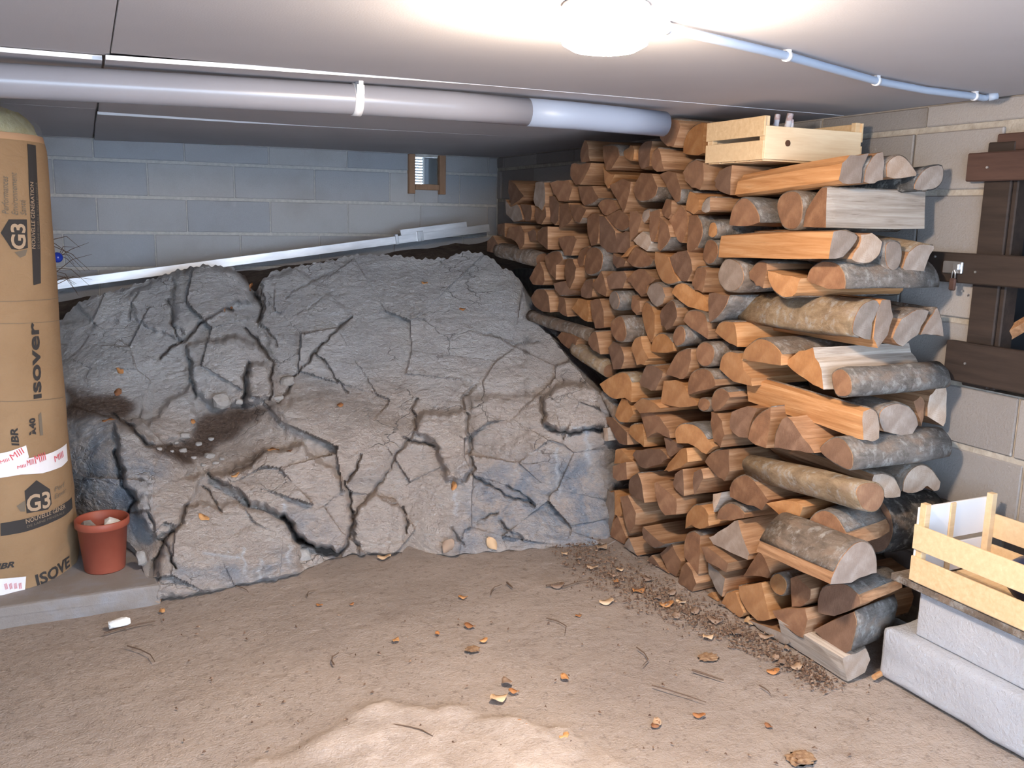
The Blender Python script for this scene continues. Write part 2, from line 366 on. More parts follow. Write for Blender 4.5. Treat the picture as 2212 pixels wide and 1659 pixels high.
# back wall : mortar core (recessed joints) + blocks
VENT = (2.035, 2.205, 1.635, 1.832)
REC = .008
wb = cut_walls('wall_back', 1, YB+REC, .19, XL, XR+.2, 0, ZC+.02, VENT, MAT['mortar'])
wb['label'] = 'back wall of grey concrete blocks with thick mortar beds'
HB = .2122; ZA = 1.7294
blk_cache = {}
def block_mesh(sx, sy, sz, mat, bev=.004):
    key = (round(sx, 3), round(sy, 3), round(sz, 3), mat.name)
    if key not in blk_cache:
        bm = bmesh.new(); box_bm(bm, (-sx/2, -sy/2, -sz/2), (sx/2, sy/2, sz/2), bev)
        me = bpy.data.meshes.new('block'); bm.to_mesh(me); bm.free(); me.materials.append(mat); blk_cache[key] = me
    return blk_cache[key]
def put_block(lo, hi, mat, parent):
    me = block_mesh(hi[0]-lo[0], hi[1]-lo[1], hi[2]-lo[2], mat)
    o = bpy.data.objects.new('block', me); C.objects.link(o)
    o.location = [(a+b)/2 for a, b in zip(lo, hi)]; o.parent = parent
    return o
off = {0: .055, 1: -.161, 2: .055, 3: -.136, 4: .042, 5: -.15, 6: .05, 7: -.14}
for r in range(0, 6):
    zt = min(ZA+HB*(2-r-1)+0, ZC-.002) if r else ZC
    z_hi = ZA+HB*(1-r+0)-.009; z_lo = ZA-HB*(r)+.009
    z_hi = min(ZA-HB*(r-1)-.009, ZC-.003)
    if z_hi-z_lo < .03: continue
    x = off[r]-.505*5
    while x < XR:
        a, b = max(x+.003, XL), min(x+.502, XR-.004)
        if b-a > .03:
            segs = [(a, b, z_lo, z_hi)]
            va, vb, vz0, vz1 = VENT
            if b > va and a < vb and z_hi > vz0 and z_lo < vz1:
                segs = []
                if va-a > .03: segs.append((a, va-.002, z_lo, z_hi))
                if b-vb > .03: segs.append((vb+.002, b, z_lo, z_hi))
                if vz0-z_lo > .03: segs.append((max(a, va), min(b, vb), z_lo, vz0-.002))
            for (p, q, zl, zh) in segs:
                if zh-zl > .02: put_block((p, YB+rng.uniform(-.002, .002), zl), (q, YB+.03, zh), MAT['block_back'], wb)
        x += .505
# right wall with a hatch opening
HATCH = (1.12, 2.02, .915, 1.715)
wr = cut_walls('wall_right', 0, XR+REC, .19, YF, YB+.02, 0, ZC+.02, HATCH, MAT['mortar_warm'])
wr['label'] = 'right wall of rough concrete blocks behind the firewood'
yj0 = pw(2003, 250, 0, XR)[1]; yj5 = pw(2178, 1048, 0, XR)[1]
for r in range(0, 9):
    z_hi = min(1.768+HB*(1-r)-.010, ZC-.003); z_lo = max(1.768-HB*r+.010, .002)
    if z_hi-z_lo < .03: continue
    o0 = (yj0 if r % 2 == 0 else yj5)
    y = o0-.505*8
    while y < YB:
        a, b = max(y+.004, YF+.1), min(y+.501, YB-.004); y += .505
        if b-a < .03 or a < .4: continue
        if a > 3.3 and r > 2: continue            # wholly hidden behind the firewood
        segs = [(a, b)]
        if z_hi > HATCH[2] and z_lo < HATCH[3] and b > HATCH[0] and a < HATCH[1]:
            segs = [s for s in ((a, HATCH[0]-.003), (HATCH[1]+.003, b)) if s[1]-s[0] > .03]
            if r == 0: segs = [(a, b)]
        for (p, q) in segs:
            d = rng.uniform(-.006, .006)
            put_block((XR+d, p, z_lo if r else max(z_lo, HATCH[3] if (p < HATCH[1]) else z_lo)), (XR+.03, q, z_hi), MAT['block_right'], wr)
# space behind the hatch, its darkness put into near-black walls
bm = bmesh.new()
for lo, hi in (((XR+.2, .5, .5), (XR+.22, 2.7, 1.9)), ((XR+.15, .5, .88), (XR+.9, 2.7, .9)), ((XR+.15, .5, 1.9), (XR+.9, 2.7, 1.92)), ((XR+.15, .48, .88), (XR+.9, .5, 1.92)), ((XR+.15, 2.7, .88), (XR+.9, 2.72, 1.92)), ((XR+.9, .48, .88), (XR+.92, 2.72, 1.92))):
    if lo[0] == XR+.2: continue
    box_bm(bm, lo, hi)
struct(bm_obj('wall_recess', bm, MAT['void_shade']), 'dark space behind the wooden hatch')
struct(box('wall_left', (XL-.2, YF, 0), (XL, YB+.2, ZC+.02), MAT['block_back']), 'plain left wall')
# wall behind with the open garage door
bm = bmesh.new(); box_bm(bm, (XL, YF-.2, 0), (-.9, YF, ZC+.02)); box_bm(bm, (2.3, YF-.2, 0), (XR+.2, YF, ZC+.02)); box_bm(bm, (-.9, YF-.2, 1.80), (2.3, YF, ZC+.02))
struct(bm_obj('wall_front', bm, MAT['block_back']), 'wall with the open garage door')
# ceiling : boards with seams
ce = struct(box('ceiling', (XL-.2, YF-.2, ZC+.02), (XR+.2, YB+.2, ZC+.14), MAT['board']), 'low ceiling of grey boards')
def board(lo, hi, sag=None, mat='board', tilt=(0, 0)):
    bm = bmesh.new(); nx = 12; V = []
    x0, y0 = lo; x1, y1 = hi
    nxn, nyn = 12, 6
    vsb = []
    for k_ in range(2):
        for j in range(nyn+1):
            for i in range(nxn+1):
                x = x0+(x1-x0)*i/nxn; y = y0+(y1-y0)*j/nyn
                z = ZC+.012*k_+(sag(x, y) if sag else 0)
                vsb.append((x, y, z))
    n = (nxn+1)*(nyn+1); fs = []; mi = []
    idx = lambda k_, j, i: k_*n+j*(nxn+1)+i
    for j in range(nyn):
        for i in range(nxn):
            fs.append((idx(0, j, i), idx(0, j+1, i), idx(0, j+1, i+1), idx(0, j, i+1))); mi.append(0)
            fs.append((idx(1, j, i), idx(1, j, i+1), idx(1, j+1, i+1), idx(1, j+1, i))); mi.append(0)
    for i in range(nxn):
        fs.append((idx(0, 0, i), idx(0, 0, i+1), idx(1, 0, i+1), idx(1, 0, i))); mi.append(1)
        fs.append((idx(0, nyn, i+1), idx(0, nyn, i), idx(1, nyn, i), idx(1, nyn, i+1))); mi.append(1)
    for j in range(nyn):
        fs.append((idx(0, j+1, 0), idx(0, j, 0), idx(1, j, 0), idx(1, j+1, 0))); mi.append(1)
        fs.append((idx(0, j, nxn), idx(0, j+1, nxn), idx(1, j+1, nxn), idx(1, j, nxn))); mi.append(1)
    return mesh_obj('ceiling_panel', vsb, fs, [MAT['board'], MAT['board_edge']], ce, mi=mi)
s1 = lambda x, y: 0.0
board((.083, .30), (XR-.002, 2.70), s1)
board((XL, .30), (.079, 2.745), None)
board((XL, YF-.1), (1.2, .297)); board((1.203, YF-.1), (XR-.002, .297))
s2 = lambda x, y: -.016*math.exp(-((y-5.2)/.5)**2)*max(0, min(1, 1.3-x*.55))
board((.070, 2.712), (XR-.002, 4.30), lambda x, y: -.010*max(0, (y-3.7)/.6)*max(0, 1-abs(x-1.0)/1.4)-.016*max(0, 1-(y-2.712)/.4)*max(0, 1-(x-.07)/1.0))
board((.066, 4.304), (XR-.002, YB-.002), lambda x, y: -.014*max(0, (4.9-y)/.6)*max(0, min(1, 1.4-x*.6))-.012*max(0, 1-x/.9)*max(0, (y-5.2)/.7))
board((XL, 2.757), (.062, 4.22), lambda x, y: -.012*max(0, 1-(y-2.757)/.4)); board((XL, 4.225), (.058, YB-.002))

# vent in the back wall
ve = struct(empty('window_1', (2.12, YB, 1.63)), 'small louvred vent with a brown timber surround')
for (a, b, c_, d) in ((1.985, 2.030, 1.585, 1.846), (2.205, 2.250, 1.585, 1.846), (2.032, 2.203, 1.612, 1.650)):
    box('frame', (a-2.12, -.03, c_-1.63), (b-2.12, .02, d-1.63), MAT['vent_wood'], ve, .003)
for i in range(9): box('louvre', (2.045-2.12, .02, 1.662-1.63+i*.0185), (2.098-2.12, .05, 1.672-1.63+i*.0185), MAT['vent_metal'], ve)
box('mullion', (2.10-2.12, .01, .022), (2.108-2.12, .04, .20), MAT['vent_metal'], ve)
box('pane', (2.11-2.12, .03, .02), (2.205-2.12, .034, .20), MAT['pane'], ve)

# ------------------------------------------------------------------ rock outcrop
KX, KY = 3.456, 3.456
Z1 = lambda L: [(120+x/3.456, 530+y/3.456) for x, y in L]
Z2 = lambda L: [(240+x/3.456, 900+y/3.456) for x, y in L]
Z3 = lambda L: [(700+x/3.456, 800+y/3.456) for x, y in L]
top_px = [(-170, 720), (60, 700), (135, 690), (160, 660), (200, 640), (270, 622), (330, 602), (385, 583), (440, 572), (500, 577), (528, 596), (545, 626), (556, 628), (566, 604), (590, 586), (645, 575), (717, 562), (760, 551), (818, 550), (869, 553), (912, 560), (970, 557), (999, 543), (1030, 545), (1057, 553), (1080, 575), (1111, 590), (1128, 612), (1136, 650), (1146, 684), (1194, 732), (1238, 789), (1285, 845), (1303, 900), (1312, 965)]
bot_px = [(-170, 1120), (60, 1130), (150, 1150), (270, 1166), (300, 1195), (322, 1275), (335, 1293), (400, 1286), (480, 1271), (560, 1252), (650, 1236), (700, 1212), (760, 1197), (900, 1192), (960, 1200), (1060, 1192), (1200, 1182), (1312, 1177)]
ctrl = []
for x, y in bot_px[6:]: ctrl.append((x, y, pw(x, y, 2, -.01)[1]))
for x, y in ((1312, 965), (1285, 845), (1238, 789), (1194, 732), (1146, 684), (1312, 1080)): ctrl.append((x, y, pw(x, y, 0, 2.14)[1]))
ctrl += [(-170, 1120, 4.45), (60, 1130, 4.42), (150, 1150, 4.14), (215, 1155, 3.93), (270, 1166, 3.86), (300, 1195, 3.74), (322, 1260, 3.50),
 (-170, 720, 5.5), (60, 700, 5.4), (200, 640, 5.3), (330, 602, 5.3), (440, 572, 5.25), (600, 585, 5.2), (800, 550, 5.15), (1000, 545, 5.0), (1080, 576, 4.75), (1133, 640, 4.45),
 (550, 640, 5.05), (700, 700, 4.72), (900, 700, 4.55), (1050, 700, 4.40), (300, 750, 4.85), (150, 780, 4.95), (500, 750, 4.62), (0, 850, 4.85),
 (700, 830, 4.36), (900, 830, 4.16), (1050, 830, 4.02), (1200, 830, 3.82), (500, 850, 4.45), (300, 850, 4.62), (180, 870, 4.55), (-100, 1000, 4.55),
 (620, 900, 4.16), (750, 960, 3.97), (900, 950, 3.92), (1000, 950, 3.82), (1150, 950, 3.66), (470, 930, 4.33), (400, 990, 4.18), (330, 990, 4.08), (250, 960, 4.12), (180, 980, 4.22), (200, 1060, 4.08), (120, 1060, 4.38),
 (500, 1030, 3.99), (600, 1060, 3.86), (700, 1100, 3.76), (850, 1100, 3.74), (1000, 1080, 3.63), (1150, 1080, 3.55), (400, 1120, 3.76), (450, 1200, 3.58), (330, 1140, 3.74), (560, 1190, 3.66), (285, 1120, 3.86)]
CT = np.array(ctrl); N = len(CT)
def tps(r2): return np.where(r2 > 1e-9, r2*np.log(np.maximum(r2, 1e-9)), 0)
S_ = 300.
P_ = CT[:, :2]/S_
K_ = tps(((P_[:, None]-P_[None])**2).sum(-1))+np.eye(N)*.02
A_ = np.zeros((N+3, N+3)); A_[:N, :N] = K_; A_[:N, N] = 1; A_[:N, N+1:] = P_; A_[N, :N] = 1; A_[N+1:, :N] = P_.T
sol = np.linalg.solve(A_, np.concatenate([CT[:, 2], [0, 0, 0]]))
cracks = [  # polyline, half width px, depth m, soil
 ([(345, 775), (400, 730), (480, 665), (500, 672)], 3.6, .06, .7), ([(760, 683), (681, 758), (640, 813), (600, 870)], 3.4, .06, .5), ([(681, 758), (720, 810), (748, 845)], 3, .04, 0),
 ([(540, 600), (553, 640), (565, 651), (560, 692)], 5, .09, .6), ([(364, 650), (372, 690), (382, 735)], 5, .06, 0), ([(300, 632), (280, 664), (280, 692)], 4, .05, 0),
 ([(403, 744), (410, 790), (418, 845), (424, 860)], 4, .05, 0), ([(535, 782), (525, 871)], 7, .12, 0), ([(531, 709), (566, 750), (589, 785), (584, 865)], 4.5, .06, .7),
 ([(241, 895), (282, 920), (311, 958), (366, 966)], 6, .05, .8), ([(746, 1036), (761, 1103), (755, 1160), (732, 1198)], 5, .09, 0), ([(613, 1114), (645, 1166), (691, 1186), (732, 1201)], 8, .20, 0),
 ([(784, 984), (752, 1039)], 4, .06, 0), ([(761, 1120), (807, 1059), (827, 1036), (879, 950), (900, 927)], 4, .05, 0), ([(816, 1068), (836, 1085), (874, 1100)], 3, .03, 0), ([(874, 1095), (879, 1152)], 4, .07, 0),
 ([(1007, 893), (1015, 962), (1021, 1008), (1004, 1042)], 5, .07, 0), ([(1177, 916), (1206, 935), (1300, 926)], 5, .08, 0), ([(1018, 1023), (1091, 1069), (1157, 1092)], 4, .045, 0), ([(1099, 1049), (1148, 1086)], 4, .04, 0),
 ([(405, 1088), (379, 1146), (350, 1175), (324, 1241)], 5, .07, .3), ([(321, 1108), (338, 1155), (356, 1175), (379, 1227)], 4, .04, 0), ([(249, 975), (269, 1050), (292, 1082), (272, 1114)], 7, .10, 0),
 ([(442, 1053), (477, 1100)], 4, .05, 0), ([(448, 1024), (515, 1059), (540, 1090)], 4, .06, .3), ([(495, 1024), (538, 1001), (575, 976)], 5, .06, .6), ([(900, 927), (890, 880), (905, 860)], 4, .05, 0),
 ([(1040, 1120), (1075, 1110)], 3, .03, 0), ([(975, 1140), (1000, 1180)], 4, .03, 0), ([(1080, 1130), (1130, 1165)], 5, .04, 0), ([(560, 615), (572, 650), (563, 700), (600, 745)], 4, .05, 0), ([(1025, 830), (1000, 860), (1005, 893)], 4, .04, 0), ([(870, 945), (935, 965)], 4, .05, .6),
 ([(620, 640), (680, 600), (740, 585)], 3, .03, 0), ([(640, 680), (700, 640)], 3, .025, 0), ([(1170, 855), (1172, 915)], 4, .05, 0), ([(1045, 720), (1120, 745), (1170, 735)], 3, .03, 0)]
bumps = [  # polygon, outward m, edge px
 ([(448, 1020), (495, 1022), (570, 976), (650, 962), (745, 1040), (760, 1110), (753, 1165), (730, 1195), (690, 1180), (645, 1160), (613, 1112), (535, 1080)], .10, 5),
 ([(590, 868), (700, 850), (890, 930), (880, 950), (820, 1030), (745, 1036), (650, 958), (600, 900)], .08, 20),
 ([(905, 895), (1005, 890), (1015, 960), (1020, 1010), (1003, 1045), (965, 1030), (945, 965), (900, 930)], .07, 5),
 ([(1178, 852), (1230, 825), (1310, 850), (1310, 925), (1206, 933), (1175, 915)], .07, 4),
 ([(403, 745), (500, 728), (560, 745), (600, 800), (590, 860), (525, 872), (470, 880), (422, 850)], .07, 5), ([(538, 782), (575, 790), (588, 830), (562, 870), (535, 866)], .05, 4),
 ([(280, 640), (330, 605), (440, 572), (500, 580), (535, 610), (545, 650), (490, 660), (400, 728), (382, 735), (290, 690)], .06, 5), ([(375, 600), (440, 565), (540, 600), (545, 650), (490, 660), (402, 725), (380, 700)], .05, 6),
 ([(563, 610), (640, 578), (690, 620), (760, 680), (681, 756), (640, 810), (600, 800), (565, 700)], .04, 5), ([(292, 1083), (400, 1030), (440, 1030), (405, 1088), (379, 1144), (340, 1158), (300, 1120)], .07, 5),
 ([(352, 1180), (405, 1092), (520, 1090), (613, 1122), (645, 1180), (650, 1240), (480, 1275), (330, 1296)], .05, 6), ([(318, 915), (411, 830), (425, 925), (400, 950), (320, 955), (285, 915)], .05, 5),
 ([(762, 1122), (807, 1062), (868, 1098), (876, 1150), (870, 1200), (775, 1200)], .05, 4), ([(250, 915), (300, 930), (370, 975), (420, 1000), (400, 1030), (292, 1080), (262, 1030)], .07, 6),
 ([(150, 650), (280, 620), (285, 690), (200, 690)], .04, 5), ([(140, 700), (300, 700), (390, 760), (250, 830), (140, 830)], .02, 10), ([(1020, 860), (1170, 850), (1175, 915), (1100, 930), (1015, 960)], .03, 8)]
soil_polys = [[(430, 885), (500, 878), (575, 880), (605, 868), (560, 900), (500, 945), (470, 962), (450, 992), (395, 1002), (322, 968), (365, 962), (415, 945), (425, 910)], [(140, 838), (230, 845), (300, 868), (270, 900), (235, 900), (140, 905)], [(525, 590), (560, 600), (556, 630), (535, 615)]]
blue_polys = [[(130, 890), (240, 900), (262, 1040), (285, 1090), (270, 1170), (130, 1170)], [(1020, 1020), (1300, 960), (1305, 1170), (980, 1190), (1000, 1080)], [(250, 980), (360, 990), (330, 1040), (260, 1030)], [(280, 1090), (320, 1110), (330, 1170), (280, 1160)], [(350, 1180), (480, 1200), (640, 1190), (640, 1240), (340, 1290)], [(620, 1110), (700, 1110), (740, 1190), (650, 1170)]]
white_lines = [([(1202, 970), (1207, 1080)], 4), ([(1265, 925), (1272, 1000)], 6), ([(1240, 925), (1298, 925)], 4), ([(983, 1065), (986, 1110)], 4), ([(525, 1185), (530, 1245)], 3), ([(565, 1210), (560, 1250)], 4), ([(700, 680), (760, 672)], 4), ([(610, 1090), (620, 1110)], 4), ([(440, 1195), (520, 1205)], 3), ([(625, 1180), (622, 1215)], 4)]
frs = random.Random(11)
seeds = np.array([(frs.uniform(-100, 1320), frs.uniform(550, 1290)) for _ in range(90)])
tilt = np.array([(frs.gauss(0, 1), frs.gauss(0, 1), frs.gauss(0, 1)) for _ in range(90)])
def rock_depth(px, py, detail=True):
    """world Y of the rock surface for photograph points"""
    q = np.stack([px, py], -1)/S_
    Y = tps(((q[:, None]-P_[None])**2).sum(-1))@sol[:N]+sol[N]+q@sol[N+1:]
    d2 = ((px[:, None]-seeds[None, :, 0])**2+((py[:, None]-seeds[None, :, 1])*1.25)**2)
    i = d2.argmin(1)
    Y = Y+.010*tilt[i, 2]+.00036*((px-seeds[i, 0])*tilt[i, 0]+(py-seeds[i, 1])*tilt[i, 1])
    wx = 5*np.sin(py*.11)+3*np.sin(py*.27+1); wy = 5*np.sin(px*.09)+3*np.sin(px*.31)
    for poly, amt, e in bumps:
        sdp = poly_sd(px+wx*.6, py+wy*.6, poly); Y = Y-1.45*amt/(1+np.exp(-sdp/e*2.2))
    for poly, w, dep, so in cracks:
        d = line_d(px+wx*.5, py+wy*.5, poly); wv = .30+.55*(.5+.5*np.sin(px*.083+py*.061+dep*90)*np.sin(px*.031-py*.047+w)); Y = Y+dep*(.5+wv)*np.exp(-(d/(w*wv))**2)
    return Y
NC, NR = 560, 225
cx = np.linspace(-170, 1312, NC)
tx, ty = np.array(top_px).T; bx_, by_ = np.array(bot_px).T
yt = np.interp(cx, tx, ty)+2.0*np.sin(cx*.21)+1.5*np.sin(cx*.47); yb = np.interp(cx, bx_, by_)+2*np.sin(cx*.13)
tt = np.linspace(0, 1, NR)
GX = np.repeat(cx[None], NR, 0); GY = yt[None]+(yb-yt)[None]*tt[:, None]
YY = rock_depth(GX.ravel(), GY.ravel())
D = W_[None]+R_[None]*((GX.ravel()-1106)/F)[:, None]-U_[None]*((GY.ravel()-829.5)/F)[:, None]
base = CAM[None]+D*(YY/D[:, 1])[:, None]
n_a = fbm(base*np.array([1, 1, 1.6]), 4.5, 5, 3.0); n_b = fbm(base*np.array([1, .7, 2.6]), 16, 4, 9.0)
YY = YY+.020*n_a+.006*n_b+.004*(np.abs(n_b)-.3)+.0045*fbm(base*np.array([1, .7, 2.2]), 45, 3, 4.0)
# rim of the outcrop follows its outline
edge = np.clip(1-tt/.03, 0, 1)[:, None]*np.ones(NC)
base = CAM[None]+D*(YY/D[:, 1])[:, None]
# nothing lower than just below floor / step level
step_zone = base[:, 0] < .14
base[:, 2] = np.maximum(base[:, 2], np.where(step_zone, .03, -.03))
rows = base.reshape(NR, NC, 3)
back = rows[0].copy()
side = cx > 1136
back2 = rows[0].copy()
bw = np.clip((cx-1085)/55, 0, 1)
back2[:, 1] = np.minimum(back2[:, 1]+.30*(1-bw)+.30*bw, YB-.02); back2[:, 2] -= .22*(1-bw)+.30*bw
back2[:, 0] += (XR-.01-back2[:, 0])*bw
under = rows[-1].copy(); under[:, 1] += .12; under[:, 2] = -.05
right = rows[:, -1].copy(); right[:, 0] = XR-.01; right[:, 1] += .32
allr = np.concatenate([back2[None], rows, under[None]], 0)
RV = allr.reshape(-1, 3)
RF = [(j*NC+i, (j+1)*NC+i, (j+1)*NC+i+1, j*NC+i+1) for j in range(NR+1) for i in range(NC-1)]
nb0 = len(RV)
RV = np.concatenate([RV, right], 0)
for j in range(NR-1):
    RF.append(((j+1)*NC+NC-1, (j+2)*NC+NC-1, nb0+j+1, nb0+j))
rock = mesh_obj('rock_outcrop', RV, RF, MAT['rock'], smooth=False)
def vattr(o, nm, arr):
    a = o.data.attributes.new(nm, 'FLOAT', 'POINT'); a.data.foreach_set('value', np.asarray(arr, np.float32))
gpx, gpy = GX.ravel(), GY.ravel()
def pad(a): a = a.reshape(NR, NC); return np.concatenate([a[:1], a, a[-1:]], 0).ravel()
wn = fbm(base, 2.2, 3, 1.0)
warm_ = 1/(1+np.exp(-((gpy-(860-.11*(gpx-500)))/38+2.0*wn)))
warm_ = np.where(gpx < 330, warm_*.55, warm_)
soil_ = np.zeros(gpx.shape)
for p in soil_polys: soil_ = np.maximum(soil_, 1/(1+np.exp(-(poly_sd(gpx, gpy, p)+14*n_a)/4)))
for p, w, d_, so in cracks:
    if so: soil_ = np.maximum(soil_, so*np.exp(-(line_d(gpx+5*np.sin(gpy*.11)*.5, gpy+5*np.sin(gpx*.09)*.5, p)/(w*.8))**2))
blue_ = np.zeros(gpx.shape)
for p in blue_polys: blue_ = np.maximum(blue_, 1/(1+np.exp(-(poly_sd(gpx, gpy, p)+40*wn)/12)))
white_ = np.zeros(gpx.shape)
for p, w in white_lines: white_ = np.maximum(white_, np.exp(-(line_d(gpx+3*np.sin(gpy*.2), gpy, p)/w)**2))
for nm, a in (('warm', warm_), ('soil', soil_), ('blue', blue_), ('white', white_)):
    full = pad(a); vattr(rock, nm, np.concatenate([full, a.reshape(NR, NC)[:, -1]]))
tag(rock, 'big bare outcrop of cracked grey and tan bedrock beneath the block wall', 'rock')
def rock_at(x, y, lift=0.0):
    i = int(np.clip(round((x+170)/1482*(NC-1)), 0, NC-1)); t = np.clip((y-yt[i])/(yb[i]-yt[i]), 0, 1); j = int(round(t*(NR-1)))
    p = rows[j, i].copy(); d = CAM-p; d /= np.linalg.norm(d); return p+d*lift
def rock_n(x, y):
    i = int(np.clip(round((x+170)/1482*(NC-1)), 3, NC-4)); t = np.clip((y-yt[i])/(yb[i]-yt[i]), 0, 1); j = int(np.clip(round(t*(NR-1)), 3, NR-4))
    n = np.cross(rows[j, i+3]-rows[j, i-3], rows[j-3, i]-rows[j+3, i]); n /= np.linalg.norm(n)
    return n if n[1] < 0 else -n
# earth behind the ridge
ex = np.linspace(-.9, 2.64, 70); ey = np.linspace(0, 1, 14)
wz = lambda X: np.interp(X, [-.9, -.12, .4, 1.1, 1.6, 2.1, 2.64], [.80, .90, 1.00, 1.09, 1.15, 1.22, 1.27])
ridge = rows[0][cx < 1075]; rY = np.interp(ex, ridge[:, 0][::3][np.argsort(ridge[:, 0][::3])], ridge[:, 1][::3][np.argsort(ridge[:, 0][::3])]); rZ = np.interp(ex, np.sort(ridge[:, 0][::3]), ridge[:, 2][::3][np.argsort(ridge[:, 0][::3])])
EV = []
for t in ey:
    for i, x in enumerate(ex):
        y = rY[i]+.06+(YB-.004-rY[i]-.06)*t; z = (rZ[i]-.05)*(1-t)+wz(x)*t
        z += .020*mfractal(Vector((x*5, y*5, 0)), 1, 2, 4)
        EV.append((x, y, z))
ne = len(ex)
bank = mesh_obj('earth_bank', EV, [(j*ne+i, j*ne+i+1, (j+1)*ne+i+1, (j+1)*ne+i) for j in range(len(ey)-1) for i in range(ne-1)], MAT['soil'], smooth=True)
tag(bank, 'brown earth and grit filled in behind the rock ridge', 'soil', kind='stuff')

# concrete step under the roll and the flower pot
SZ = .065
bm = bmesh.new(); box_bm(bm, (XL+.01, 3.432, -.03), (.165, 4.8, SZ), .012, 2)
bmesh.ops.subdivide_edges(bm, edges=bm.edges[:], cuts=3)
for v in bm.verts: v.co.y += .008*mnoise(Vector((v.co.x*7, v.co.y*7, v.co.z*7)))
st = struct(bm_obj('floor_step', bm, MAT['step_concrete']), 'low concrete step at the foot of the rock')

# loose stones on and beside the rock
def stone(name, c, size, seed, mat, label=None, group=None, rz=0, cat='stone'):
    bm = bmesh.new(); bmesh.ops.create_icosphere(bm, subdivisions=2, radius=1)
    for v in bm.verts:
        n = mfractal(Vector((v.co.x*1.3+seed, v.co.y*1.3, v.co.z*1.3)), 1, 2, 3)
        v.co *= 1+.38*n
        for k in range(3): v.co[k] = max(-.8, min(.8, v.co[k]))
    for v in bm.verts: v.co = Vector((v.co.x*size[0], v.co.y*size[1], v.co.z*size[2]))
    o = bm_obj(name, bm, mat, loc=tuple(c), rot=(rng.uniform(-.2, .2), rng.uniform(-.2, .2), rz))
    if label: tag(o, label, cat, group)
    return o
for (x, y, s, lb) in ((621, 824, (.042, .03, .030), 'tan rounded stone wedged in the rock crack above the soil pocket'), (480, 868, (.05, .04, .045), 'grey knuckle of loose stone below the hanging rock block'), (516, 867, (.022, .02, .018), 'small bluish stone beside the hanging rock block'), (602, 862, (.03, .022, .02), 'angular grey stone at the bottom of the soil crack')):
    stone('stone', rock_at(x, y, .012), s, rng.random()*50, MAT['stone'], lb)
for (x, y, s) in ((395, 972, .022), (430, 958, .018), (382, 956, .014), (452, 985, .03), (467, 1001, .018), (418, 990, .015), (440, 1003, .014), (372, 975, .012), (400, 940, .028), (455, 948, .016), (345, 968, .014), (480, 990, .014)):
    stone('stone', rock_at(x, y, .004), (s, s*.8, s*.6), rng.random()*50, MAT['stone'], 'small pale stone lying in the brown soil pocket of the rock', 'stones in the soil pocket')
for (x, y, s, lb) in ((656, 1200, (.035, .03, .04), 'rounded stone plugging the gap under the lower rock block'), (306, 1205, (.022, .02, .036), 'pale upright stone between the flower pot and the rock')):
    stone('stone', pw(x, y, 1, 3.62 if x > 500 else 3.60), s, rng.random()*50, MAT['stone'], lb)
stone('stone', pw(258, 1345, 2, .012), (.045, .02, .018), 3.3, MAT['stone_white'], 'white elongated stone lying on the floor before the step')

# ------------------------------------------------------------------ firewood
XF = 2.13                      # front plane of the stack
def zoomf(ox, oy, s): return lambda x, y: (ox+x/s, oy+y/s)
ZM = {'A': zoomf(1040, 250, 5.53), 'B': zoomf(1400, 250, 5.53), 'C': zoomf(1100, 500, 5.53), 'D': zoomf(1450, 500, 5.53), 'E': zoomf(1180, 750, 5.53),
      'F': zoomf(1550, 750, 4.022), 'G': zoomf(1280, 1000, 5.53), 'H': zoomf(1450, 1100, 4.022), 'S': zoomf(1400, 0, 2.724), 'T': zoomf(1700, 250, 2.766)}
COLS = {'b': ('end_brown', 'split_brown', 'brown'), 'o': ('end_orange', 'split_orange', 'bright orange'), 'g': ('end_grey', 'split_brown', 'greyish'), 'p': ('end_pale', 'split_pale', 'pale'), 'd': ('end_dark', 'split_brown', 'dark brown')}
BARKS = {'g': ('bark_grey', 'grey bark'), 'b': ('bark_brown', 'brown bark'), 'm': ('bark_moss', 'yellowish bark'), 'd': ('bark_dark', 'blackish bark')}
def cr(p0, p1, p2, p3, t):
    return .5*((2*p1)+(-p0+p2)*t+(2*p0-5*p1+4*p2-p3)*t*t+(-p0+3*p1-3*p2+p3)*t**3)
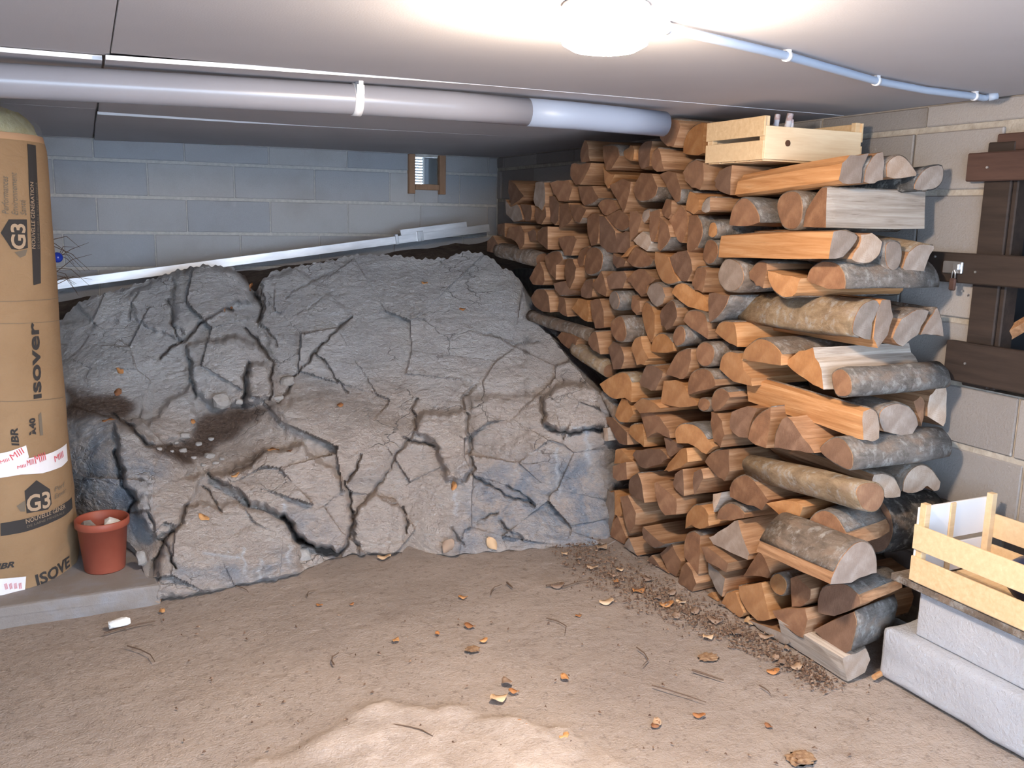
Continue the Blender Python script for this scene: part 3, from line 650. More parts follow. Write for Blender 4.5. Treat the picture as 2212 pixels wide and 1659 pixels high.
def make_log(pts, axis_len, nb, colk, barkk, origin, rot, seed, drift=(0, 0), tip=(0, 0)):
    """pts: outline (y,z) on the front end in local coords; bark arc = first nb points"""
    r = random.Random(seed)
    P = [np.array(p, float) for p in pts]
    ar = sum(P[i][0]*P[(i+1) % len(P)][1]-P[(i+1) % len(P)][0]*P[i][1] for i in range(len(P)))
    n = len(P); closed = nb >= n
    wood = []; bark = []     # outline points, and flags
    cen = sum(P)/n
    for i in range(n):
        p1, p2 = P[i], P[(i+1) % n]
        arc = closed or (i < nb-1)
        if arc:
            p0 = P[i-1] if (closed or i > 0) else 2*p1-p2
            p3 = P[(i+2) % n] if (closed or i < nb-2) else 2*p2-p1
            sub = 3
            for s in range(sub): wood.append(cr(p0, p1, p2, p3, s/sub)); bark.append(True)
            if not closed and i == nb-2: pass
        else:
            sub = 2
            for s in range(sub):
                q = p1+(p2-p1)*(s/sub)
                if s: q = q+np.array([r.gauss(0, .0025), r.gauss(0, .0025)])
                wood.append(q); bark.append(closed or (s == 0 and i == nb-1))
    m = len(wood); tb = .005
    inner = []
    for q, bk in zip(wood, bark):
        if bk:
            d = cen-q; L = np.linalg.norm(d)+1e-9; inner.append(q+d/L*tb)
        else: inner.append(q)
    ts = [0, .08, .35, .68, 1.0]
    V = []; Fc = []; mi = []
    def ring(pl, t, k):
        out = []
        sc = 1+r_sc[k]
        for q in pl:
            nz = .006*mnoise(Vector((t*5+seed, q[0]*22, q[1]*22))) if t > 0 else 0
            d = q-cen; L = np.linalg.norm(d)+1e-9
            q2 = cen+d*sc+d/L*nz+np.array(drift)*t
            out.append((axis_len*t+(tip[0]*(q[0]-cen[0])+tip[1]*(q[1]-cen[1]) if t < .05 else 0), q2[0], q2[1]))
        return out
    r_sc = [0, 0, r.uniform(-.03, .05), r.uniform(-.05, .05), r.uniform(-.08, .03)]
    for k_, t in enumerate(ts): V += ring(inner, t, k_)
    for k_ in range(len(ts)-1):
        for i in range(m):
            j = (i+1) % m
            Fc.append((k_*m+i, k_*m+j, (k_+1)*m+j, (k_+1)*m+i)); mi.append(1)
    c0 = len(V); V.append((V[0][0]*0-.0015, cen[0], cen[1])); c1 = len(V); V.append((axis_len, cen[0]+drift[0], cen[1]+drift[1]))
    for i in range(m):
        j = (i+1) % m
        Fc.append((c0, j, i)); mi.append(0)
        Fc.append((c1, (len(ts)-1)*m+i, (len(ts)-1)*m+j)); mi.append(0)
    if ar < 0: Fc = [tuple(reversed(f)) for f in Fc]
    e_, s_, _ = COLS[colk]
    o = mesh_obj('firewood_log', V, Fc, [MAT[e_], MAT[s_]], mi=mi, loc=tuple(origin), rot=rot)
    if nb > 1:
        idx = [i for i in range(m) if bark[i]]
        BV = []; BF = []
        nbk = len(idx)
        for k_, t in enumerate(ts):
            ri = ring(inner, t, k_); ro = ring(wood, t, k_)
            for i in idx:
                off_ = .003 if t == 0 else 0
                a = ri[i]; b = ro[i]
                BV.append((a[0]+off_, a[1], a[2])); BV.append((b[0]+off_, b[1], b[2]))
        st_ = 2*nbk
        rngk = range(nbk) if closed else range(nbk-1)
        for k_ in range(len(ts)-1):
            for i in rngk:
                j = (i+1) % nbk
                BF.append((k_*st_+2*i+1, k_*st_+2*j+1, (k_+1)*st_+2*j+1, (k_+1)*st_+2*i+1))
            if not closed:
                BF.append((k_*st_, k_*st_+1, (k_+1)*st_+1, (k_+1)*st_)); e = 2*(nbk-1)
                BF.append((k_*st_+e+1, k_*st_+e, (k_+1)*st_+e, (k_+1)*st_+e+1))
        for i in rngk:
            j = (i+1) % nbk
            BF.append((2*i, 2*j, 2*j+1, 2*i+1)); q = (len(ts)-1)*st_
            BF.append((q+2*i, q+2*i+1, q+2*j+1, q+2*j))
        if ar < 0: BF = [tuple(reversed(f)) for f in BF]
        mesh_obj('bark', BV, BF, MAT[BARKS[barkk][0]], o, smooth=True)
    return o
# every log whose sawn end shows on the front of the stack:  zoom, n bark points, visible flank px, end colour, bark, outline
FRONT = '''
A 4 75 b b 1215,290 1180,390 1170,480 1192,565 1310,540 1285,400 1250,300
A 3 70 b b 1192,570 1075,570 1060,720 1130,830 1180,825 1250,690 1300,560
A 4 100 b b 1435,360 1530,340 1630,370 1660,480 1560,630 1490,650 1450,500
A 3 50 o b 1760,370 1690,420 1690,480 1785,540 1815,520 1830,400 1810,360
A 0 40 o b 1440,610 1500,670 1600,700 1515,870 1470,800
A 2 60 b b 820,800 900,765 1030,765 1075,860 1040,1010 930,1020 870,930
A 3 60 g g 630,790 700,775 755,785 770,960 770,1040 730,1140 640,1080 610,1000
A 0 80 d b 320,770 400,810 520,960 460,1010 350,1095 310,900
A 0 20 g b 290,1000 340,1090 430,1050 470,1130 490,1240 380,1270 290,1180
A 0 40 d b 460,1050 600,1070 610,1140 590,1250 520,1260 480,1130
A 0 90 b b 640,1090 740,1140 780,1090 800,1200 720,1300 660,1290 620,1200
A 0 20 d b 800,960 870,960 930,1050 925,1250 880,1310 810,1260
A 3 60 b b 1420,1000 1330,1060 1220,1085 1180,1000 1150,840 1330,840
A 3 90 b b 1220,1230 1170,1290 1110,1270 1070,1170 1050,1060 1190,1070 1260,1120
A 0 30 b b 940,1060 1040,1040 1075,1230 1000,1310 925,1345 935,1200
A 4 10 b b 1380,1070 1420,1000 1500,980 1590,1000 1650,1110 1500,1195 1440,1170
A 4 0 b b 1765,1330 1680,1380 1590,1340 1500,1240 1500,1200 1650,1120 1755,1200
A 0 60 b b 1540,830 1680,750 1780,790 1770,900 1730,1050 1690,1160 1620,1000
A 5 70 b b 2120,850 2080,970 1960,1030 1850,1010 1790,880 1900,680 2040,690
A 4 150 b b 2040,640 2010,540 2040,430 2110,370 2150,480 2190,640 2100,670
A 3 20 d b 1870,540 1870,400 1930,310 2030,300 2010,450 2010,600 1920,640
A 0 20 b b 1250,1200 1310,1170 1400,1180 1400,1350 1390,1530 1320,1555 1270,1400
A 0 5 d b 1415,1190 1480,1200 1600,1380 1615,1640 1480,1640 1410,1540
A 0 20 d b 1605,1400 1680,1400 1760,1390 1765,1620 1640,1640 1618,1540
A 2 100 b b 660,1390 720,1330 800,1320 795,1600 740,1560 670,1500
A 0 10 d b 550,1390 620,1350 655,1400 655,1490 580,1500
A 0 50 b b 290,1460 330,1330 480,1310 520,1400 510,1530 450,1600 400,1500
A 0 30 d b 70,1500 140,1430 230,1590 160,1640 60,1620
A 0 40 b b 1770,1140 1850,1130 1910,1240 1870,1400 1790,1490 1765,1300
A 3 10 g g 1930,1130 2005,1110 2020,1200 1950,1280 1915,1220
A 0 30 p b 1820,1490 1930,1380 2000,1420 2020,1520 1970,1620 1900,1570
A 0 20 d b 180,1300 280,1280 290,1450 200,1420
B 4 130 b b 130,200 190,100 260,30 360,40 390,130 310,380 240,370 150,290
B 5 10 o b 405,460 410,330 450,210 530,120 610,80 680,85 675,450 560,475
B 3 120 b b 400,680 480,560 580,510 660,560 665,780 620,890 520,860 440,780
B 3 60 b g 400,880 385,1020 340,1050 260,920 130,700 240,655 330,680
B 2 60 b b 160,1100 210,990 290,1010 290,1190 240,1240 170,1180
B 3 40 o g 440,1060 490,900 540,900 610,1000 600,1130 540,1180 450,1130
B 3 200 g b 640,1050 690,980 745,960 745,1130 690,1160 640,1130
B 0 20 d b 790,780 850,660 1000,590 980,950 920,930 800,850
B 7 120 b g 950,1270 990,1120 1080,1000 1180,970 1280,1060 1340,1190 1345,1280 1180,1320 960,1310
B 9 50 b b 1530,1100 1570,960 1680,890 1800,910 1850,1050 1840,1230 1780,1350 1690,1370 1590,1310
B 0 20 b b 250,1240 400,1060 460,1150 470,1300 400,1520 350,1490 300,1350
B 4 60 b g 590,1180 650,1280 660,1440 600,1580 480,1640 460,1560 470,1300 480,1190
B 7 180 o g 710,1380 740,1280 800,1260 830,1330 825,1420 770,1470 710,1440
B 3 60 b g 280,1450 220,1550 130,1630 100,1580 130,1350 140,1200 250,1300
B 0 30 b b 5,1330 20,1150 140,1110 150,1200 110,1400 70,1510 10,1480
C 0 80 b b 575,80 680,50 790,50 825,90 740,290 650,290 600,180
C 2 70 b b 240,560 300,440 370,360 410,470 415,590 390,640 280,635
C 4 90 b g 420,300 500,240 600,230 640,330 560,400 550,580 480,500 440,380
C 3 80 b b 650,510 650,400 690,310 760,330 810,430 790,560 730,690 690,650
C 3 20 b b 815,330 850,220 940,170 960,230 900,290 890,400 845,430
C 8 120 b g 905,330 950,200 1040,180 1110,260 1110,400 1080,480 980,530 910,480
C 2 60 d b 700,770 600,770 550,700 520,620 660,590 720,700 820,710
C 3 50 d b 840,690 900,580 1000,560 1010,660 1000,780 930,800 860,780
C 0 110 b b 990,640 1100,470 1150,560 1175,690 1150,780 1070,740
C 0 60 d b 1160,540 1240,480 1360,470 1400,560 1350,680 1190,700 1170,620
C 0 30 d b 1240,260 1330,280 1400,350 1370,420 1280,440 1230,380
C 4 20 b b 1720,330 1680,410 1570,440 1470,420 1410,350 1500,180 1620,250
C 0 10 o b 1435,110 1530,160 1430,310 1400,300 1330,250
C 0 30 b b 1400,560 1490,470 1600,450 1740,570 1650,640 1640,740 1580,780 1510,700 1450,610
C 4 60 g b 1640,740 1680,640 1770,600 1840,660 1860,770 1830,860 1760,900 1700,850
C 5 40 o b 2040,600 1930,640 1830,610 1760,490 1725,340 1740,240 1860,270 1900,300 1960,480
C 0 60 d b 1900,310 2010,240 2130,220 2180,330 2200,470 2130,600 2060,590 1965,480
C 7 120 g g 1180,820 1210,730 1280,710 1320,790 1320,870 1280,940 1220,920
C 3 110 b g 255,790 320,690 420,680 470,770 485,970 400,960 310,900
C 0 50 b b 590,780 650,790 680,930 700,1020 620,980 580,920
C 0 30 o b 745,920 830,800 930,820 950,930 930,1080 860,1040
C 0 70 b b 970,830 1090,800 1130,950 1130,1150 1020,1160 980,1000
C 2 40 b b 1450,850 1470,750 1560,830 1560,960 1520,1000 1470,950
C 3 30 o b 1590,900 1640,830 1710,880 1750,1000 1740,1200 1690,1330 1620,1200 1580,1000
C 3 70 d b 1850,870 1950,810 2000,900 2010,1020 1960,1130 1880,1180 1810,1120 1790,1000
C 8 180 b b 1200,1100 1240,1040 1330,1000 1380,1080 1410,1230 1370,1320 1280,1310 1210,1210
C 3 130 b b 945,1270 1000,1190 1040,1190 1060,1320 1080,1470 1000,1420 950,1340
C 2 80 d b 1170,1390 1230,1310 1310,1340 1360,1440 1370,1560 1340,1640 1250,1650 1210,1500
C 0 80 o b 1460,1400 1510,1280 1580,1250 1600,1400 1660,1520 1600,1600 1520,1600
C 5 10 o b 1690,1440 1700,1290 1790,1210 1880,1230 1960,1330 1970,1430 1820,1450
C 7 100 b g 1940,1260 1990,1140 2070,1120 2110,1210 2100,1320 2040,1370 1980,1370
C 0 20 b b 560,1260 620,1200 740,1220 840,1280 800,1360 700,1400 610,1330
D 8 100 b g 370,260 420,110 500,90 560,160 560,270 500,380 430,400 370,340
D 10 200 g b 570,450 640,330 740,320 840,400 880,530 840,640 760,720 660,720 580,640 555,540
D 3 90 b b 250,560 300,430 390,410 430,480 400,640 370,730 270,700 240,640
D 4 10 o b 10,730 60,640 160,610 260,680 400,780 420,870 410,960 200,900
D 4 150 d g 710,760 660,900 560,1030 450,1100 435,900 440,740 560,740
D 5 60 b b 140,1060 190,960 290,930 390,970 430,1080 440,1190 430,1290 350,1230 240,1160
D 4 30 o b 510,1200 560,1100 640,1060 730,1070 770,1140 790,1380 700,1340 600,1270
D 8 80 b b 285,1440 330,1340 420,1310 500,1370 520,1480 470,1600 380,1620 310,1560
D 4 120 b b 910,500 1000,380 1080,340 1140,370 1140,470 1100,680 1020,650 940,570
D 5 120 o b 1450,790 1340,800 1220,710 1155,560 1150,460 1330,520 1540,560 1500,680
D 7 100 o b 810,1530 860,1400 1000,1290 1080,1270 1200,1310 1300,1400 1380,1530 1350,1640 1100,1590 920,1550
E 4 60 b b 1400,330 1480,180 1560,60 1680,10 1740,20 1740,150 1700,300 1640,380 1540,360
E 5 100 o m 630,440 740,360 870,295 960,310 1020,420 1020,660 940,610 850,640 760,590
E 0 50 o b 890,590 960,620 1010,700 1050,800 980,900 880,890 820,820 850,700
E 3 50 d b 1110,420 1190,220 1290,210 1390,290 1380,350 1300,520 1200,490 1130,460
E 0 20 o b 1410,400 1540,390 1650,460 1700,570 1790,640 1790,700 1600,720 1370,690
E 6 100 b b 1680,500 1690,380 1740,290 1850,245 1960,280 2020,380 2030,460 1900,510 1700,570
E 7 30 b b 1810,680 1840,610 1900,600 1950,650 1940,740 1880,775 1820,740
E 4 60 b b 1970,620 2010,520 2090,480 2170,530 2190,600 2140,680 2080,740 2010,770
E 3 150 o b 1040,690 1130,610 1230,610 1360,720 1290,780 1120,790
E 0 60 b b 1115,790 1270,780 1360,830 1480,1000 1490,1090 1400,1060 1320,1020 1190,1090 1160,950
E 6 80 o g 1560,1150 1545,1000 1620,910 1750,910 1850,980 1920,1100 1990,1190 1900,1290 1800,1210 1700,1150
E 3 40 o b 980,1030 1000,940 1060,905 1150,920 1165,1060 1160,1195 1080,1130
E 0 10 b b 680,850 790,840 970,1020 970,1170 870,1150 760,980
E 0 60 p b 690,1120 680,960 740,950 740,1120
E 0 50 b g 1960,900 1970,770 2040,790 2100,880 2130,1050 2080,1200 2000,1130
E 0 20 d b 1020,1290 1060,1230 1200,1210 1360,1215 1440,1290 1460,1330 1370,1400 1190,1450 1110,1420
E 0 120 o b 1390,1480 1450,1390 1600,1230 1690,1200 1700,1370 1600,1440 1450,1490
E 0 10 d b 1410,1080 1500,1100 1560,1150 1640,1190 1500,1310 1450,1270
E 3 20 b b 1870,1370 1930,1270 2030,1220 2200,1220 2200,1480 2130,1600 2060,1560 1960,1460
E 0 110 b g 790,1420 960,1370 970,1580 850,1600 790,1560
E 0 5 o b 820,1390 830,1230 890,1210 960,1300 1030,1370
F 4 20 o b 0,190 30,80 100,30 180,40 220,130 230,200 300,270 300,340 130,300
F 0 20 d b 110,640 130,560 260,510 340,530 290,640 255,790 180,780 110,700
F 4 60 b b 260,800 285,680 350,580 465,510 440,760 420,880 330,850
F 3 100 d b 490,880 500,760 540,660 610,600 650,640 740,790 840,910 700,900 600,890
F 4 20 b b 90,1230 130,1150 240,1100 330,1160 400,1260 450,1330 390,1420 250,1370 100,1300
F 0 20 o b 420,1350 560,1330 680,1340 740,1390 700,1500 620,1560 520,1440
G 3 140 d b 415,260 440,180 550,110 600,260 630,480 520,430 430,360
G 0 170 b b 740,240 760,220 870,320 990,430 990,620 870,630 800,530 760,390
G 0 110 d b 960,250 990,130 1080,70 1085,400 1000,330
G 0 110 d b 1210,110 1290,70 1320,190 1270,290 1220,380 1200,250
G 0 110 b m 335,400 430,380 520,600 500,740 430,850 380,700 360,560
G 0 10 o b 260,330 290,390 345,560 340,640 270,620
G 0 20 b b 240,720 300,630 400,900 360,1150 280,1020 220,900
G 0 5 g m 120,600 180,330 255,340 265,620 220,900 140,860
G 3 170 d b 880,980 790,1060 700,1010 600,900 590,830 600,760 790,930
G 2 90 g g 360,1060 390,940 440,890 500,1040 530,1290 430,1310 350,1240
G 0 70 d b 650,1240 710,1100 800,1230 890,1430 890,1520 760,1400
G 0 20 b b 800,1080 890,970 940,960 1060,1180 1000,1390 900,1290
G 0 120 b b 1010,1530 1050,1260 1110,1180 1190,1290 1250,1440 1200,1590 1080,1620
G 4 60 b b 1075,990 1110,850 1200,810 1290,860 1290,1080 1280,1330 1180,1230 1100,1130
G 0 130 b b 1300,1000 1370,1000 1610,1200 1590,1310 1500,1250 1370,1180
G 0 30 g b 1390,890 1500,820 1690,690 1730,680 1790,880 1880,1090 1860,1160 1650,1070 1440,970
G 4 40 o b 1100,790 1110,620 1200,500 1290,490 1390,620 1400,750 1290,790 1180,740
G 5 10 b b 1480,660 1510,560 1620,470 1730,500 1810,590 1800,660 1650,690 1530,680
G 0 80 p b 1430,470 1440,370 1550,350 1500,480 1440,590
G 0 40 g b 1370,1190 1500,1290 1590,1380 1560,1600 1460,1480 1380,1330
H 0 20 b b 610,590 690,470 770,360 820,430 870,560 840,600 730,580
H 7 30 o b 850,640 880,570 940,550 1000,620 1000,700 960,760 890,730
H 0 60 b b 1030,600 1080,580 1220,690 1210,780 1120,850 1040,850
H 3 40 o b 650,880 590,760 580,660 750,640 780,640 860,960 750,970
H 2 20 o b 415,830 470,720 560,720 640,900 600,970 530,1000 420,890
H 0 10 o b 310,800 350,720 400,830 380,870
H 3 100 b b 1150,1130 1080,1100 930,980 870,880 1000,860 1170,860 1190,960
H 4 20 g g 1020,1100 1030,1170 960,1235 860,1200 760,1130 670,960 850,1030
'''
WORDS = {}
def shape_word(pts, nb):
    n = len(pts)
    if nb >= n: return 'round'
    if nb >= 5: return 'half-round'
    if n <= 5: return 'thin split'
    if nb >= 3: return 'quarter-split'
    return 'angular split'
def px_per_m(p):
    a = proj(p); b = proj((p[0]-.02, p[1], p[2])); return abs(a[0]-b[0])/.02
def pip(p, P):
    ins = False; n = len(P)
    for i in range(n):
        a, b = P[i], P[(i+1) % n]
        if (a[1] > p[1]) != (b[1] > p[1]) and p[0] < (b[0]-a[0])*(p[1]-a[1])/(b[1]-a[1])+a[0]: ins = not ins
    return ins
def near_edge(p, P):
    best = None
    for i in range(len(P)):
        a, b = P[i], P[(i+1) % len(P)]; ab = b-a; t = min(1, max(0, float((p-a)@ab/(ab@ab+1e-12)))); q = a+ab*t; d = float(np.hypot(*(p-q)))
        if best is None or d < best[0]: best = (d, q, i, t)
    return best
def settle(polys, rounds=14):
    for _ in range(rounds):
        bb = [(P.min(0), P.max(0)) for P in polys]; moved = 0
        for i, P in enumerate(polys):
            for j, Q in enumerate(polys):
                if i == j or (bb[i][0] > bb[j][1]).any() or (bb[j][0] > bb[i][1]).any(): continue
                for k_ in range(len(P)):
                    if pip(P[k_], Q):
                        d, q, e, t = near_edge(P[k_], Q)
                        if d > .0015:
                            v = q-P[k_]; P[k_] = P[k_]+v*.55; moved += 1
                            Q[e] = Q[e]-v*.4*(1-t); Q[(e+1) % len(Q)] = Q[(e+1) % len(Q)]-v*.4*t
                for k_ in range(len(P)):
                    k2 = (k_+1) % len(P); m_ = (P[k_]+P[k2])*.5
                    if pip(m_, Q):
                        d, q, e, t = near_edge(m_, Q)
                        if d > .002:
                            v = (q-m_)*.4; P[k_] = P[k_]+v; P[k2] = P[k2]+v; moved += 1
        if not moved: break
    return polys
seed = 100
nlog = 0
SPEC = []; POLY = []
CROSS_ROWS = []
for ln in FRONT.strip().split('\n'):
    tk = ln.split(); zf = ZM[tk[0]]; nb = int(tk[1]); w = float(tk[2]); ck = tk[3]; bk = tk[4]
    sc_ = 5.53 if tk[0] in 'ABCDEG' else 4.022
    raw = [tuple(map(float, t.split(','))) for t in tk[5:]]
    px = [zf(*p) for p in raw]
    c = np.mean(px, 0); p0 = pw(c[0], c[1], 0, XF)
    pr = min(.10, .66*(w/sc_)/px_per_m(p0))
    seed += 1; r = random.Random(seed)
    X0 = XF-pr+r.uniform(-.004, .004)
    w3 = [pw(x, y, 0, X0) for x, y in px]
    P2 = np.array([(q[1], q[2]) for q in w3])
    cen = P2.mean(0); P2 = cen+(P2-cen)*.985
    P2[:, 1] = np.maximum(P2[:, 1], -.006)
    SPEC.append((px, nb, ck, bk, pr, X0, seed)); POLY.append(P2)
CROSS = '''
B 5 p b 1850,1280 1880,1120 1980,960 2070,850 2150,840 2135,1340 1850,1330|weathered grey quarter-split log in the corner stack under the crate|end_brown|split_pale
D 8 b g 1600,560 1640,450 1740,370 1840,340 1980,370 2070,470 2100,600 2095,690 1960,690 1800,660 1640,600|half-round log with patchy grey bark level with the hatch latch|end_brown|split_brown
F 0 o b 550,90 700,20 830,0 850,90 910,200 930,370 840,330 700,240 600,150|jagged split log with a torn pinkish flank in the corner stack|end_orange|split_pale
F 7 b g 980,260 1010,200 1080,180 1160,260 1170,400 1100,440 1020,410|slim round log with flaky grey bark in the corner stack|end_brown|split_brown
F 9 d g 870,900 920,830 1010,775 1100,800 1170,900 1190,980 1170,1070 1080,1050 940,970|thick round log with streaked grey bark near the lower crate|end_dark|split_brown
H 6 b g 1165,210 1180,110 1240,30 1330,0 1440,60 1530,200 1560,330 1400,290 1170,200|half-round log with smooth dark grey bark beside the lower crate|end_brown|split_brown
H 5 d g 1260,800 1300,680 1420,640 1530,650 1640,740 1650,830 1420,930 1270,900|dark ended log with grey bark above the white blocks|end_dark|split_brown
H 3 d g 1590,880 1620,1000 1570,1240 1460,1260 1230,1050 1440,950|wedge log with grey bark at the foot of the corner stack|end_dark|split_brown
'''
for ln in CROSS.strip().split('\n'):
    tk = ln.split('|')[0].split(); zf = ZM[tk[0]]
    P2 = np.array([pw(*zf(*map(float, t.split(','))), 0, XF-.004)[1:] for t in tk[4:]]); cen = P2.mean(0); POLY.append(cen+(P2-cen)*.985)
settle(POLY)
for (px, nb, ck, bk, pr, X0, seed), P2 in zip(SPEC, POLY):
    r = random.Random(seed); r.uniform(0, 1)
    cen = P2.mean(0)
    org = cen
    if 2 < nb < len(px): org = P2[:nb].mean(0)*-.6+cen*1.6
    L = .46+r.uniform(-.03, .03)
    loc = [(p[0]-org[0], p[1]-org[1]) for p in P2]
    if seed == 225: L = .18          # slab standing at the rock corner
    o = make_log(loc, min(L+pr*.5, XR-.012-X0), nb, ck, bk, (X0, org[0], org[1]), None, seed, tip=(r.uniform(-.06, .06), r.uniform(-.06, .06)))
    z = cen[1]
    if cen[0] > 4.05 and z < 1.3: lv = 'stacked on the rock'
    elif z > 1.42: lv = 'in the top courses'
    elif z > .75: lv = 'in the middle courses'
    elif z > .32: lv = 'in the low courses beside the rock'
    else: lv = 'in the bottom course'
    sh = shape_word(px, nb)
    area = .5*abs(sum(P2[i][0]*P2[(i+1) % len(P2)][1]-P2[(i+1) % len(P2)][0]*P2[i][1] for i in range(len(P2))))
    sz = 'small' if area < .0042 else ('large' if area > .0095 else 'medium')
    lab = '%s %s %s log stacked end-on %s' % (sz, COLS[ck][2], sh, lv)
    if nb > 2: lab = '%s %s %s log with %s end-on %s' % (sz, COLS[ck][2], sh, BARKS[bk][1], lv)
    tag(o, lab, 'firewood', 'firewood logs stacked end-on')
    nlog += 1
# logs of the crisscross corner : crosswise ones (axis into the wall, flank towards the hatch)
SHORT = ('beside the lower crate', 'above the white blocks', 'at the foot of the corner')   # their flanks end well before the wall
for ci, ln in enumerate(CROSS.strip().split('\n')):
    body, label, em, sm = ln.split('|'); tk = body.split(); zf = ZM[tk[0]]; nb = int(tk[1])
    px = [zf(*map(float, t.split(','))) for t in tk[4:]]
    seed += 1; X0 = XF-.004
    P2 = POLY[len(SPEC)+ci]; cen = P2.mean(0); Lc = .405 if 'latch' in label else .435
    if any(k_ in label for k_ in SHORT): Lc = .23
    o = make_log([(p[0]-cen[0], p[1]-cen[1]) for p in P2], Lc, nb, tk[2], tk[3], (X0, cen[0], cen[1]), None, seed, drift=(.05 if Lc < .3 else 0, 0), tip=(.03, .02))
    o.data.materials[0] = MAT[em]; o.data.materials[1] = MAT[sm]
    tag(o, label, 'firewood', 'crisscross corner logs')
# lengthwise ones : near end outline on plane Y=Yn, far px of first vertex
LENG = '''
S 2.17 0 g b 1120,1060 1140,960 1185,912 1300,900 1262,985 1255,1078 1180,1085|505,1150|o|long orange split log directly under the upper crate|end_grey|split_orange
S 2.17 3 d g 1262,1078 1275,990 1320,915 1385,892 1395,960 1385,1060 1330,1080||b|dark grey ended quarter log under the upper crate|end_grey|split_brown
S 2.17 5 p b 1400,1045 1400,960 1460,908 1520,925 1575,1000 1578,1035 1490,1050||b|pale fresh-cut half-round log end on top of the corner stack|end_pale|split_brown
S 2.17 7 b d 1560,1115 1590,1030 1650,975 1735,972 1740,1060 1700,1110 1640,1125||b|black barked round log on top of the corner stack by the wall|end_grey|split_brown
S 2.12 4 g b 1170,1350 1235,1385 1210,1450 1150,1520 1065,1525 1090,1362|498,1372|b|smooth orange split log with a grey end facing the hatch|end_grey|split_orange
S 2.12 5 p b 1390,1420 1370,1500 1300,1555 1220,1550 1185,1530 1240,1450 1250,1380 1320,1370||b|pale stained half-round log end between grey log ends|end_pale|split_brown
S 2.12 8 g g 1390,1500 1400,1430 1440,1410 1490,1430 1500,1500 1480,1570 1440,1600 1400,1570||b|small round grey log end with a dark pith|end_grey|split_brown
S 2.12 3 b m 1530,1480 1600,1430 1690,1440 1660,1500 1620,1600 1540,1600 1495,1580||b|brown squarish log end next to the latched hatch rail|end_grey|split_brown
T 2.12 5 g m 430,1330 385,1300 400,1200 450,1120 520,1090 555,1130 510,1240 500,1340|-255,1245|b|thick log with peeling yellowish bark along the stack front|end_grey|split_brown
T 2.12 0 o b 515,1330 530,1220 570,1100 620,1100 635,1200 600,1310 540,1390||o|upright split log end with an orange torn stripe|end_grey|split_orange
T 2.12 3 g b 680,1210 780,1150 855,1160 800,1260 780,1310 690,1380 630,1330||b|grey notched log end in the corner stack|end_grey|split_brown
T 2.12 3 d b 870,1180 900,1140 930,1220 935,1320 860,1310 800,1310||b|dark log end tucked behind the grey notched one|end_grey|split_brown
F 2.03 3 p b 1330,520 1390,560 1415,690 1400,790 1340,820 1270,810 1260,640 1270,560|310,230|o|slanting bright orange split log with a deep grain|end_pale|split_orange
F 2.05 7 g g 1390,640 1400,560 1470,500 1580,480 1680,520 1740,600 1760,680 1680,790 1560,760 1440,730||b|light grey half-disc log end with a fine crack|end_grey|split_brown
F 2.09 0 b b 1705,470 1760,425 1800,480 1790,610 1770,690 1745,600||b|narrow brown log end behind the grey half-disc one|end_brown|split_brown
F 2.09 0 p b 1815,600 1840,420 1900,360 1980,300 2000,400 1990,600 1960,690 1880,640||b|pale triangular log end against the right wall|end_pale|split_brown
F 1.97 8 b m 1240,1380 1200,1250 1260,1180 1380,1170 1450,1240 1440,1350 1380,1430 1290,1430|240,1110|b|knotty barked branch log sloping along the stack front|end_brown|split_brown
F 2.04 4 p b 1350,1100 1450,1090 1540,1130 1590,1220 1590,1300 1460,1310 1400,1250 1340,1180||b|pale half-round log end above the mossy dark log|end_pale|split_brown
F 2.06 6 p b 1610,1260 1620,1160 1680,1060 1770,1010 1860,1050 1940,1170 1920,1230 1880,1250 1830,1200 1780,1240 1700,1270||b|pinkish white log end with a notch near the wall|end_pale|split_brown
H 1.94 7 g b 1400,540 1480,400 1590,290 1690,270 1770,340 1800,450 1800,560 1700,580 1560,640 1370,650|760,270|b|big log with a bluish white half-round end beside the lower crate|end_grey|split_brown
H 1.96 2 p b 1600,1240 1700,1195 1735,1310 1690,1420 1530,1500 1480,1290|1250,1180|b|pale split log lying on the floor at the corner of the stack|end_pale|split_pale
'''
for ln in LENG.strip().split('\n'):
    body, far, _x, label, em, sm = ln.split('|'); tk = body.split(); zf = ZM[tk[0]]; Yn = float(tk[1]); nb = int(tk[2])
    px = [zf(*map(float, t.split(','))) for t in tk[5:]]
    W3 = [pw(x, y, 1, Yn) for x, y in px]
    # shift the whole end so that its front side lies on the stack front where it is the outermost log
    P2 = np.array([(-q[0], max(q[2], -.006)) for q in W3]); cen = P2.mean(0); P2 = cen+(P2-cen)*.985
    seed += 1; r = random.Random(seed); L = .50; drift = (0, 0)
    if far:
        fx, fy = zf(*map(float, far.split(','))); Xv = W3[0][0]; q = pw(fx, fy, 0, Xv)
        L = float(np.clip(q[1]-Yn, .30, .62)); drift = (0, float(np.clip(q[2]-W3[0][2], -.16, .16)))
    if 'black barked' in label: drift = (.10, -.045); L = .46
    if 'dark grey ended quarter' in label: drift = (0, -.026)
    if 'pale fresh-cut' in label: drift = (0, -.012)
    if 'light grey half-disc' in label: L = .16
    if 'against the right wall' in label: L = .38
    if 'next to the latched' in label: drift = (0, .05)
    if 'lying on the floor' in label: drift = (drift[0], max(0.0, drift[1]))
    o = make_log([(p[0]-cen[0], p[1]-cen[1]) for p in P2], L, nb, tk[3], tk[4], (-cen[0], Yn, cen[1]), (0, 0, math.pi/2), seed, drift=drift, tip=(r.uniform(-.05, .05), r.uniform(-.04, .04)))
    o.data.materials[0] = MAT[em]; o.data.materials[1] = MAT[sm]
    tag(o, label, 'firewood', 'crisscross corner logs')
